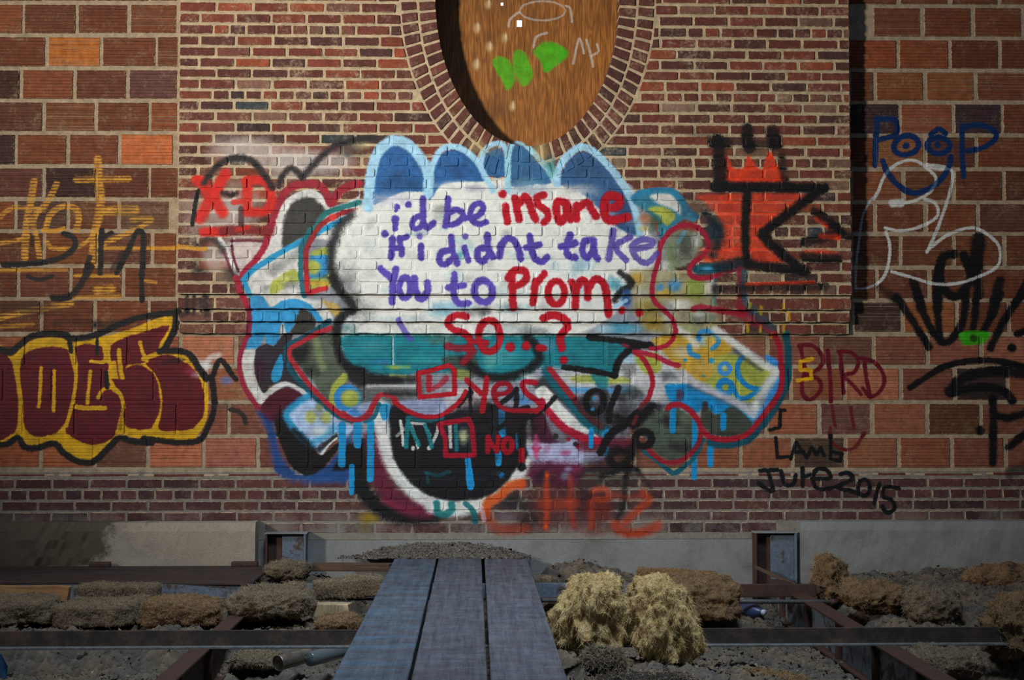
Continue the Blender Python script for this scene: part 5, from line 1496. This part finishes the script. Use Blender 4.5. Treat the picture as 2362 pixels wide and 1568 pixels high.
# crumbs and fibres lying on the fill
CRUMB = [(124, 114, 100), (96, 86, 76), (76, 68, 60), (58, 52, 48), (144, 132, 114), (108, 92, 70), (46, 42, 42), (88, 82, 80)]
def crumbs(name, n, area, size, seed, zfun, colours=CRUMB, lift=.0):
    r = random.Random(seed)
    m = MB()
    pal = [lin(c) for c in colours]
    for _ in range(n):
        x, y = r.uniform(area[0], area[1]), r.uniform(area[2], area[3])
        s = size * r.uniform(.35, 1.0) * (1.9 if r.random() < .05 else 1)
        z = zfun(x, y) + lift
        q = [Vector((r.uniform(-1, 1), r.uniform(-1, 1), r.uniform(-.5, .9))) * s for _ in range(4)]
        c = jit(r.choice(pal), r, .3)
        m.add([(x + a.x, y + a.y, z + a.z + s * .3) for a in q], [(0, 1, 2), (0, 3, 1), (1, 3, 2), (0, 2, 3)], c)
    return m.build(name, M_DIRT)
o = crumbs('rubble', 60000, (-3.4, 3.9, -3.4, -.02), .0085, 17, ground_at)
o.parent = floor; o['kind'] = 'stuff'

o = crumbs('torn_flakes', 2200, (-3.4, 3.9, -3.4, -.02), .020, 19, ground_at, [(90, 80, 68), (70, 62, 54), (54, 48, 44), (112, 98, 78), (44, 40, 40)])
o.parent = floor; o['kind'] = 'stuff'
# ------------------------------------------------------------------ planks
def plank(name, pa, mat, label, seed, z=0.0, th=.042):
    """pa: photo pixels of far-left, far-right, near-right, near-left corner of the top"""
    far_l, far_r, near_r, near_l = [floorpt(*q, z) for q in pa]
    def ext(a, b, y):      # run on towards the viewer
        t = (y - a[1]) / (b[1] - a[1]); return (a[0] + (b[0] - a[0]) * t, y)
    YN = -5.6
    YF = -.02
    n = 60
    v, f = [], []
    r = random.Random(seed)
    for k in range(n + 1):
        Y = YF + (YN - YF) * k / n
        l, rr = ext(far_l, near_l, Y)[0], ext(far_r, near_r, Y)[0]
        sag = .004 * noise.noise(Vector((seed, Y * 1.3, 0)))
        e1, e2 = .0018 * noise.noise(Vector((seed, Y * 9, 1))), .0018 * noise.noise(Vector((seed, Y * 9, 2)))
        c = .004
        v += [(l + e1, Y, z - c + sag), (l + c + e1, Y, z + sag), (rr - c + e2, Y, z + sag), (rr + e2, Y, z - c + sag), (rr + e2, Y, z - th), (l + e1, Y, z - th)]
    for k in range(n):
        a, b = k * 6, (k + 1) * 6
        for q in range(6):
            f.append((a + q, a + (q + 1) % 6, b + (q + 1) % 6, b + q)[::-1])
    f += [tuple(range(6)), tuple(n * 6 + q for q in range(5, -1, -1))]
    o = link(name, mesh(name, v, f), None, mat)
    tag(o, label, 'plank', 'planks laid as a walkway')
    return o
plank('walkway_plank', [(915, 1278), (1009, 1278), (940, 1568), (764, 1568)], M_PLANK_A, 'blue-stained walkway plank, leftmost of the three', 1)
plank('walkway_plank', [(1014, 1278), (1110, 1278), (1124, 1568), (948, 1568)], M_PLANK_B, 'grey walkway plank in the middle of the three', 2, z=.003)
plank('walkway_plank', [(1117, 1278), (1213, 1278), (1310, 1568), (1132, 1568)], M_PLANK_C, 'scuffed walkway plank beside the yellow insulation', 3, z=-.002)

# ------------------------------------------------------------------ steel floor framing
def bar(name, x0, x1, y, z1, h, wd, mat, lipmat, label, t=.010, lip_low=True):
    """steel angle running along the wall: upright leg and a foot flange towards the viewer"""
    root = empty(name, ((x0 + x1) / 2, y, z1 - h))
    tag(root, label, 'steel bar')
    L = (x1 - x0) / 2
    m = MB(); m.box(-L, L, 0, t, 0, h); bevel(m.build('upright_leg', mat, root), .002)
    m = MB(); m.box(-L, L, -wd, t, -.008, .002); bevel(m.build('flange', lipmat, root), .002)
    return root
YA = floorpt(600, 1453, -.044)[1]
x0, x1 = (-1000 - 1096) / FPX * (CAM_D + YA), floorpt(2318, 1478, -.11)[0]
bar('steel_angle', x0, x1, YA, -.044, .066, .03, M_RUST_DARK, M_PIPE, 'long dark steel angle crossing the floor under the walkway')
ZB = -.050
YB = floorpt(450, 1347, ZB)[1] - .012
x0, x1 = floorpt(-800, 1346, ZB)[0], floorpt(1480, 1346, ZB)[0]
bar('steel_angle', x0, x1, YB, ZB, .075, .035, M_STEEL_BLUE, M_RUST, 'blue-grey steel angle half buried in insulation near the wall')
(xr0, yr0), (xr1, _) = floorpt(1690, 1348, -.066), floorpt(1884, 1348, -.066)
m = MB(); m.box(xr0, xr1, yr0, yr0 + .03, -.135, -.066)
o = m.build('rusty_bar', M_RUST); bevel(o, .003); tag(o, 'short rusty steel bar above the thin pipe', 'steel bar')
# thin pipe
zp = -.118
pa, pb = G(1250, 1384, zp), G(1925, 1388, zp)
root = empty('thin_pipe', (pa[0], pa[1], zp)); tag(root, 'thin grey metal pipe lying between the insulation heaps', 'pipe')
m = MB(); m.tube((0, 0, 0), (pb[0] - pa[0], pb[1] - pa[1], 0), .011, 14); m.build('tube', M_PIPE, root, True)
m = MB(); m.tube(((pb[0] - pa[0]) * .985, (pb[1] - pa[1]) * .985, 0), (pb[0] - pa[0] + .012, pb[1] - pa[1], 0), .015, 14); m.build('end_collar', M_RUST, root, True)

def joist(name, X, yn, yf, zt, depth, fl, label, side, matf, matw):
    """deep steel joist running from the wall towards the viewer: top flange, web, foot flange, stiffeners"""
    root = empty(name, (X, (yn + yf) / 2, zt - depth))
    tag(root, label, 'steel joist')
    L = (yf - yn) / 2
    m = MB(); m.box(-fl / 2, fl / 2, -L, L, depth - .012, depth); bevel(m.build('top_flange', matf, root), .003)
    m = MB(); m.box(-.005, .005, -L, L, .012, depth - .012); m.build('web', matw, root)
    m = MB(); m.box(-fl / 2, fl / 2, -L, L, 0, .012); bevel(m.build('bottom_flange', matf, root), .003)
    k = 0
    for yy in np.arange(-L + .25, L - .1, .62):
        m = MB(); m.box(-fl / 2 + .006, -.005, yy, yy + .01, .012, depth - .012); m.box(.005, fl / 2 - .006, yy, yy + .01, .012, depth - .012)
        m.build('stiffener', matf, root)
    return root
M_WEB = plain('flaking_paint_steel', (112, 124, 132), 0.6, 0.4, 14, 0.3, rgb2=(66, 54, 46), mixlo=0.5, mixhi=0.58)
joist('steel_joist', floorpt(2060, 1482, -.115)[0] - .045, -3.9, -.25, -.115, .20, .09, 'flaking blue-grey steel joist running towards the viewer on the right', 1, M_OLDTIMBER if False else M_RUST, M_WEB)
joist('steel_joist', floorpt(470, 1487, -.115)[0], -3.9, -.25, -.115, .20, .08, 'rusty brown steel joist running towards the viewer on the left', -1, M_RUST, M_RUST_DARK)

# ------------------------------------------------------------------ sheet along the left foot of the wall
zs = -.040
c = [(G(-420, 1308, zs)[0], -.150), (G(598, 1308, zs)[0], -.150), G(613, 1318, zs), G(578, 1344, zs), G(-420, 1340, zs)]
root = empty('dark_sheet', (c[0][0], c[0][1], zs - .014)); tag(root, 'wide dark brown sheet lying along the foot of the wall', 'sheet')
o0 = Vector(root.location)
m = MB(); m.prism([Vector((x, y, zs)) - o0 for x, y in c], (0, 0, -.014)); bevel(m.build('panel', M_DARKBOARD, root), .003)
for px0, px1, py in ((202, 252, 1287), (530, 592, 1289)):
    (xa, ya), (xb, yb) = G(px0, 1308, zs), G(px1, 1308, zs)
    ya = -.182
    m = MB(); m.box(xa - o0.x, xb - o0.x, ya - o0.y - .01, ya - o0.y + .03, zs - o0.z - .002, zs - o0.z + .028); bevel(m.build('lug', M_RUST, root), .008, 3)

# ------------------------------------------------------------------ insulation
def fluff_mat(name, rgb, rgb2):
    return plain(name, rgb, 0.95, 0.45, 16, 1.0, spec=0.1, rgb2=rgb2, mixlo=0.42, mixhi=0.62, fine=85, bdist=0.02)
M_INS_GREY = fluff_mat('insulation_grey', (136, 116, 92), (88, 74, 60))
M_INS_BROWN = fluff_mat('insulation_brown', (142, 112, 80), (94, 74, 56))
M_INS_YELLOW = fluff_mat('insulation_yellow', (214, 186, 130), (152, 120, 74))
M_INS_ORANGE = fluff_mat('insulation_orange', (158, 116, 72), (104, 78, 54))
M_FIB_GREY = plain('fibres_grey', (162, 144, 118), 0.9, 0.5, 30, 0.1, spec=0.1, rgb2=(96, 82, 68))
M_FIB_YELLOW = plain('fibres_yellow', (220, 192, 138), 0.9, 0.4, 14, 0.1, spec=0.1, rgb2=(152, 120, 76))
M_FIB_BROWN = plain('fibres_brown', (170, 138, 100), 0.9, 0.5, 30, 0.1, spec=0.1, rgb2=(100, 80, 60))

def batt(name, cx, cy, zb, sx, sy, sz, mat, fmat, label, seed, rot=0.0, sq=4.0, amp=.16, fibres=7000, flen=.017, tilt=0.0, res=60, cat='insulation', group=None, taper=0.0, cutl=0.0, cutr=0.0, droop=0.0):
    """a torn lump of mineral wool: a rounded block pushed about by noise, with loose fibres"""
    r = random.Random(seed)
    bm = bmesh.new()
    bmesh.ops.create_cube(bm, size=2)
    bmesh.ops.subdivide_edges(bm, edges=bm.edges[:], cuts=res // 2, use_grid_fill=True)
    s = min(sx, sy, sz)
    rotm = Matrix.Rotation(rot, 3, 'Z') @ Matrix.Rotation(tilt, 3, 'Y')
    for v in bm.verts:
        p = v.co.copy()
        l = (abs(p.x) ** sq + abs(p.y) ** sq + abs(p.z) ** sq) ** (1 / sq)
        p = p / l
        k = 1 - taper * max(0, p.z)
        tt = ((p.z + 1) / 2) ** 2
        if p.x < 0: p.x *= 1 - cutl * tt
        else: p.x *= 1 - cutr * tt
        q = Vector((p.x * sx * k, p.y * sy * k, p.z * sz))
        d = p.normalized()
        w = Vector((q.x, q.y, q.z * (.4 if droop else 1))) + Vector((seed * 3.1, 0, 0))
        a = amp * s * (.8 * noise.noise(w * 3.3) + 1.0 * noise.noise(w * 6) + .9 * noise.noise(w * 15) + .55 * noise.noise(w * 34) + .4 * noise.noise(w * 80))
        q += d * a
        v.co = rotm @ q
    zmin = min(v.co.z for v in bm.verts)
    me = bpy.data.meshes.new(name); bm.to_mesh(me)
    root = empty(name, (cx, cy, zb)); tag(root, label, cat, group)
    for v in me.vertices: v.co.z -= zmin
    for p in me.polygons: p.use_smooth = True
    b = link('batt', me, root, mat)
    fb = MB()
    bm.normal_update()
    vl = [v for v in bm.verts if v.normal.z > -.35]
    for _ in range(fibres):
        v = r.choice(vl)
        p = v.co - Vector((0, 0, zmin))
        nn = v.normal
        t_ = Vector((r.uniform(-1, 1), r.uniform(-1, 1), r.uniform(-1, 1) - droop * 1.5))
        t_ = t_ - nn * t_.dot(nn)
        d = (t_.normalized() + nn * r.uniform(.05, .5 if droop else 1.3)).normalized()
        L = flen * r.uniform(.4, 1.3)
        sdv = d.cross(Vector((r.uniform(-1, 1), r.uniform(-1, 1), r.uniform(-1, 1)))).normalized() * r.uniform(.0003, .0009)
        bend = Vector((r.uniform(-1, 1), r.uniform(-1, 1), r.uniform(-1, .2))) * L * .35
        m1, m2 = p + d * L * .55, p + d * L + bend
        p = p - d * .004
        fb.add([p - sdv, p + sdv, m1 + sdv * .8, m1 - sdv * .8, m2], [(0, 1, 2, 3), (3, 2, 4)])
    bm.free()
    q = fb.build('loose_fibres', fmat, root); q['kind'] = 'stuff'
    return root

def at(px0, px1, pyt, pyb, zb, dy):
    """from a box in the photo and the height of its foot: centre x, y, half width, height (block depth 2*dy)"""
    xa, y = floorpt(px0, pyb, zb); xb, _ = floorpt(px1, pyb, zb)
    Zd = CAM_D + y
    top = CAM_H - (pyt - 926) * (Zd + dy) / FPX
    return (xa + xb) / 2, y + dy, (xb - xa) / 2, max(.006, (top - zb) / 2)
def place(px0, px1, pyt, pyb, zb, dy, mat, fmat, label, seed, **k):
    cx, cy, sx, sz = at(px0, px1, pyt, pyb, zb, dy)
    rr_ = random.Random(seed * 7)
    k.setdefault('rot', rr_.uniform(-.12, .12)); k.setdefault('tilt', rr_.uniform(-.05, .05))
    return batt(k.pop('name', 'insulation_batt'), cx, cy, zb, sx, dy, sz, mat, fmat, label, seed, **k)
G_, B_, Y_, O_ = (M_INS_GREY, M_FIB_GREY), (M_INS_BROWN, M_FIB_BROWN), (M_INS_YELLOW, M_FIB_YELLOW), (M_INS_ORANGE, M_FIB_BROWN)
# left of the walkway
place(-70, 106, 1384, 1458, -.185, .15, *G_, 'brown-grey insulation batt at the left edge behind the long angle', 31, sq=9, amp=.3)
place(120, 306, 1388, 1458, -.185, .16, *G_, 'brown-grey insulation batt, second from the left behind the long angle', 32, sq=9, amp=.3)
place(318, 494, 1386, 1458, -.185, .15, *B_, 'ochre-stained insulation batt below the blue-grey angle', 33, sq=8, amp=.34)
place(512, 706, 1366, 1458, -.185, .18, *G_, 'torn insulation heap with pale tufts left of the walkway', 34, sq=2.6, amp=.4, fibres=5000, flen=.03)
place(170, 356, 1346, 1386, -.10, .08, *G_, 'flat insulation slab under the front edge of the dark sheet', 35, sq=9, amp=.3)
place(722, 876, 1336, 1386, -.10, .10, *G_, 'square grey insulation slab next to the walkway', 36, sq=10, amp=.25)
place(604, 706, 1292, 1346, -.10, .12, *G_, 'loose grey insulation heap below the small beam end', 37, sq=2.4, amp=.4, fibres=3000, flen=.02)
place(722, 820, 1412, 1464, -.20, .12, *B_, 'torn brown insulation beside the pale wood block', 38, sq=2.6, amp=.4, fibres=3000, flen=.022)
# right of the walkway
place(1276, 1459, 1350, 1546, -.175, .14, *Y_, 'pale yellow insulation tuft next to the walkway', 41, sq=3.0, amp=.34, fibres=11000, flen=.024, cutl=.72, droop=.5, res=84)
place(1465, 1626, 1354, 1550, -.175, .14, *Y_, 'pale yellow insulation tuft, the right one of the split pair', 42, sq=3.0, amp=.34, fibres=11000, flen=.024, cutr=.5, droop=.5, res=84)
place(1512, 1716, 1340, 1444, -.19, .18, *B_, 'big brown insulation batt behind the yellow tufts', 43, sq=8, amp=.26, fibres=4000)
place(1476, 1660, 1318, 1346, -.12, .08, *O_, 'orange-brown insulation strip against the concrete', 44, sq=8, amp=.3)
place(1878, 1960, 1294, 1400, -.19, .09, *B_, 'upright ochre insulation tuft in front of the right beam end', 45, sq=2.2, amp=.45, fibres=4000, flen=.03, taper=.6)
place(1962, 2100, 1352, 1436, -.19, .15, *B_, 'slumped brown insulation in front of the right concrete block', 46, sq=2.2, amp=.4, fibres=3500, flen=.02)
place(2244, 2420, 1312, 1386, -.17, .16, *B_, 'insulation heap against the far right of the concrete', 47, sq=2.2, amp=.4, fibres=3500, flen=.02)
place(2322, 2440, 1390, 1560, -.24, .17, *B_, 'fuzzy insulation roll at the right end of the long angle', 48, sq=2.4, amp=.34, fibres=4500, flen=.026)
place(1226, 1290, 1330, 1396, -.17, .10, *G_, 'grey insulation scrap against the right side of the walkway', 49, sq=2.4, amp=.4)
place(1725, 1870, 1548, 1600, -.24, .08, *O_, 'ochre insulation strip at the lower edge right of the walkway', 50, sq=2.6, amp=.4)
place(2106, 2236, 1368, 1448, -.19, .16, *G_, 'grey insulation hump behind the right end of the long angle', 51, sq=2.3, amp=.4, fibres=3500, flen=.02)
M_INS_SOOT = plain('insulation_soot', (64, 56, 50), .95, .5, 16, 1.0, spec=.1, rgb2=(36, 32, 30), fine=85, bdist=.02)
place(1352, 1452, 1506, 1566, -.175, .05, M_INS_SOOT, M_FIB_GREY, 'dark dirty wad in front of the left yellow tuft', 55, sq=2.4, amp=.4, fibres=3000, flen=.03)
place(1330, 1640, 1562, 1640, -.24, .10, M_INS_SOOT, M_FIB_GREY, 'dark dirty insulation under the yellow tufts', 52, sq=2.4, amp=.4, fibres=4500, flen=.022)
place(2130, 2300, 1500, 1590, -.26, .14, *G_, 'grey insulation scrap to the right of the flaking joist', 53, sq=2.3, amp=.4, fibres=3000, flen=.02)
place(520, 640, 1500, 1560, -.30, .12, *G_, 'dim grey insulation scrap below the long angle left of the can', 54, sq=2.3, amp=.45, fibres=2500, flen=.02)

# mound of grit on the far ends of the planks
bm = bmesh.new()
xa, xb = wallpt(822, 1270, -.05)[0], wallpt(1216, 1270, -.05)[0]
nxm, nym = 90, 26
vs, fs, cs = [], [], []
for j in range(nym + 1):
    for i in range(nxm + 1):
        X = xa + (xb - xa) * i / nxm; Y = -.004 - .17 * j / nym
        u = (i / nxm) * 2 - 1; w = 1 - j / nym
        h = max(0, (1 - abs(u) ** 3)) * (w ** 1.3) * .07 * (1 + .5 * noise.noise(Vector((X * 5, Y * 5, 2)))) 
        h += .010 * noise.noise(Vector((X * 30, Y * 30, 5))) + .007 * noise.noise(Vector((X * 75, Y * 75, 5)))
        vs.append((X, Y, h if h > -.02 else -.02))
for j in range(nym):
    for i in range(nxm):
        a = j * (nxm + 1) + i
        fs.append((a, a + nxm + 1, a + nxm + 2, a + 1))
        k = .8 + .6 * noise.noise(Vector((i * .8, j * .8, 0)))
        cs.append((.15 * k, .125 * k, .10 * k, 1))
bm.free()
me = mesh('grit_mound', vs, fs); put_colors(me, cs)
o = mound = link('grit_mound', me, None, M_DIRT)
tag(o, 'mound of grit on the far ends of the walkway planks', 'rubble', kind='stuff')
o = crumbs('crumbs', 1500, (xa - .1, xb + .03, -.2, -.01), .008, 23, lambda x, y: max(0, .085 * (1 - abs((x - (xa + xb) / 2) / ((xb - xa) / 2)) ** 3)) * (1 - min(1, -y / .18)) ** 1.3)
o.parent = mound; o['kind'] = 'stuff'

# ------------------------------------------------------------------ small things among the fill
def timber(px0, px1, pyt, pyb, zb, dy, mat, label, rot=0.0, name='timber_offcut', tilt=0.0):
    cx, cy, sx, sz = at(px0, px1, pyt, pyb, zb, dy)
    r = random.Random(int(px0))
    m = MB()
    n = 8
    prof = [(-dy, 0), (dy, 0), (dy, 2 * sz), (-dy, 2 * sz)]
    vs, fs = [], []
    for k in range(n + 1):
        X = -sx + 2 * sx * k / n
        for (yy, zz) in prof:
            vs.append((X + (r.uniform(-.012, .012) if k in (0, n) else 0), yy + r.uniform(-.002, .002), zz + r.uniform(-.002, .002)))
    for k in range(n):
        for q in range(4):
            fs.append((k * 4 + q, k * 4 + (q + 1) % 4, (k + 1) * 4 + (q + 1) % 4, (k + 1) * 4 + q)[::-1])
    fs += [(0, 1, 2, 3), (n * 4 + 3, n * 4 + 2, n * 4 + 1, n * 4)]
    m.add(vs, fs)
    o = m.build(name, mat); bevel(o, .003)
    o.location = (cx, cy, zb); o.rotation_euler = (0, tilt, rot)
    tag(o, label, 'wood')
    return o
timber(1272, 1412, 1350, 1378, -.14, .04, M_TIMBER, 'orange wood offcut to the right of the walkway')
timber(1500, 1640, 1320, 1334, -.085, .03, M_TIMBER, 'thin orange batten against the concrete')
timber(716, 900, 1296, 1318, -.052, .05, M_OLDTIMBER, 'old brown timber rail left of the walkway end')
timber(1226, 1366, 1275, 1285, -.012, .010, M_RUST_DARK, 'rotten stick against the concrete right of the walkway end', tilt=.02)
timber(722, 806, 1386, 1424, -.155, .04, M_PALEWOOD, 'pale wood block left of the walkway', rot=-.1, name='wood_block')
yt = floorpt(60, 1386, -.10)[1]      # tan board with a torn arch in its lower edge
m = MB()
m.prism([Vector((wallpt(px, py, yt)[0], 0, wallpt(px, py, yt)[1] + .10)) for px, py in ((-30, 1388), (38, 1388), (48, 1378), (66, 1371), (92, 1368), (112, 1371), (122, 1378), (128, 1388), (154, 1386), (160, 1354), (120, 1351), (60, 1353), (-30, 1350))], (0, .05, 0))
o = m.build('timber_offcut', M_TIMBER); bevel(o, .003); o.location = (0, yt, -.10)
tag(o, 'tan board with a torn arch in its lower edge, far left', 'wood')
timber(2262, 2330, 1304, 1318, -.06, .02, M_OLDTIMBER, 'short dark stick on the far right insulation', tilt=.15)
# leaning brace beside the right beam end
pa, pb = wallpt(1740, 1306, -.16), wallpt(1832, 1347, -.3)
m = MB(); d_ = Vector((pb[0] - pa[0], -.14, pb[1] - pa[1])); n_ = Vector((0, -.012, .016))
m.prism([Vector((0, 0, 0)), Vector((0, -.03, 0)), Vector((0, -.03, .022)), Vector((0, 0, .022))], d_)
o = m.build('leaning_brace', M_OLDTIMBER); o.location = (pa[0], -.16, pa[1] - .012); tag(o, 'short brown brace leaning beside the right beam end', 'wood')
# dark hollow scrap of sheet by the left timber
# tin can
M_TIN = plain('dull_tin', (150, 142, 128), 0.38, 0.25, 20, 0.15, metal=0.75, rgb2=(96, 84, 72))
zc = -.25
ca, cb = G(642, 1544, zc), G(712, 1530, zc)
root = empty('tin_can', ((ca[0] + cb[0]) / 2, (ca[1] + cb[1]) / 2, zc)); tag(root, 'dented tin can lying left of the walkway', 'can')
ax = Vector((cb[0] - ca[0], cb[1] - ca[1] , .012)); Lc = ax.length; ax.normalize()
Rc = .034
q = ax.to_track_quat('Z', 'Y')
def lathe(name, prof, mat, parent, n=32):
    vs, fs = [], []
    for z, r_ in prof:
        for i in range(n):
            t = 2 * math.pi * i / n
            vs.append(q @ Vector((r_ * math.cos(t), r_ * math.sin(t), z)) + Vector((0, 0, Rc)))
    for k in range(len(prof) - 1):
        for i in range(n):
            fs.append((k * n + i, k * n + (i + 1) % n, (k + 1) * n + (i + 1) % n, (k + 1) * n + i))
    return link(name, mesh(name, vs, fs, True), parent, mat)
h_ = Lc / 2
lathe('body', [(-h_, Rc * .98)] + [(-h_ + Lc * k / 14, Rc * (1 - .02 * (k % 2))) for k in range(1, 14)] + [(h_, Rc * .98)], M_TIN, root)
lathe('rim', [(-h_ - .002, Rc * .93), (-h_ - .004, Rc), (-h_ + .003, Rc * 1.03), (-h_ + .006, Rc)], M_TIN, root)
lathe('lid', [(h_ + .002, Rc), (h_ + .003, Rc * .94), (h_ - .002, Rc * .9), (h_ - .002, .001)], M_TIN, root)
lathe('base', [(-h_ + .002, Rc * .94), (-h_ + .004, Rc * .5), (-h_ + .004, .001)], M_TIN, root)
# glass bottle behind the can
M_GLASS, ntg, bg_ = new_mat('dusty_glass')
bg_.inputs['Base Color'].default_value = lin((128, 136, 138)); bg_.inputs['Roughness'].default_value = .25; bg_.inputs['Transmission Weight'].default_value = .6; bg_.inputs['IOR'].default_value = 1.4
posg = N(ntg, 'ShaderNodeNewGeometry').outputs['Position']; bumped(ntg, bg_, noise_node(ntg, posg, 60, 3, .6), .4, .004)
zc = -.22
ca, cb = G(724, 1532, zc), G(806, 1516, zc)
root = empty('glass_bottle', ((ca[0] + cb[0]) / 2, (ca[1] + cb[1]) / 2, zc)); tag(root, 'dusty clear bottle lying behind the tin can', 'bottle')
ax = Vector((cb[0] - ca[0], cb[1] - ca[1], .01)); Lc = ax.length; ax.normalize(); q = ax.to_track_quat('Z', 'Y'); Rc = .032; h_ = Lc / 2 + .03
lathe('body', [(-h_, .001), (-h_, Rc * .9), (-h_ + .006, Rc), (h_ * .35, Rc), (h_ * .6, Rc * .55), (h_ * .7, Rc * .42), (h_, Rc * .4)], M_GLASS, root)
lathe('neck_ring', [(h_ * .94, Rc * .4), (h_ * .95, Rc * .5), (h_, Rc * .5), (h_ + .001, Rc * .36)], M_GLASS, root)
# blue plastic bottle under the pipe
M_BLUE = plain('blue_plastic', (58, 66, 96), 0.35, 0.15, 20, 0.1, spec=.5)
zc = -.22
ca, cb = G(1712, 1420, zc), G(1750, 1438, zc)
root = empty('plastic_bottle', ((ca[0] + cb[0]) / 2, (ca[1] + cb[1]) / 2, zc)); tag(root, 'crushed blue plastic bottle lying under the thin pipe', 'bottle')
ax = Vector((.6, -.75, .05)).normalized(); q = ax.to_track_quat('Z', 'Y'); Rc = .042; h_ = .085
lathe('body', [(-h_, .001), (-h_, Rc * .8), (-h_ + .01, Rc), (-.01, Rc * .92), (.0, Rc), (h_ * .5, Rc * .95), (h_ * .8, Rc * .5), (h_, Rc * .32)], M_BLUE, root)
lathe('cap', [(h_ * .98, Rc * .36), (h_ * 1.15, Rc * .36), (h_ * 1.15, .001)], plain('white_cap', (200, 200, 205), .4), root)
# scrap of blue sheet at the lower left corner
zc = -.27
cx, cy = G(2, 1562, zc)
m = MB(); m.prism([Vector((-.10, 0, 0)), Vector((.03, -.02, 0)), Vector((.035, -.02, .05)), Vector((.0, 0, .10)), Vector((-.10, .01, .09))], (0, .006, 0))
o = m.build('blue_sheet_scrap', plain('blue_scrap', (40, 70, 100), .5)); o.location = (cx, cy, zc); tag(o, 'scrap of dark blue sheet in the lower left corner', 'scrap')
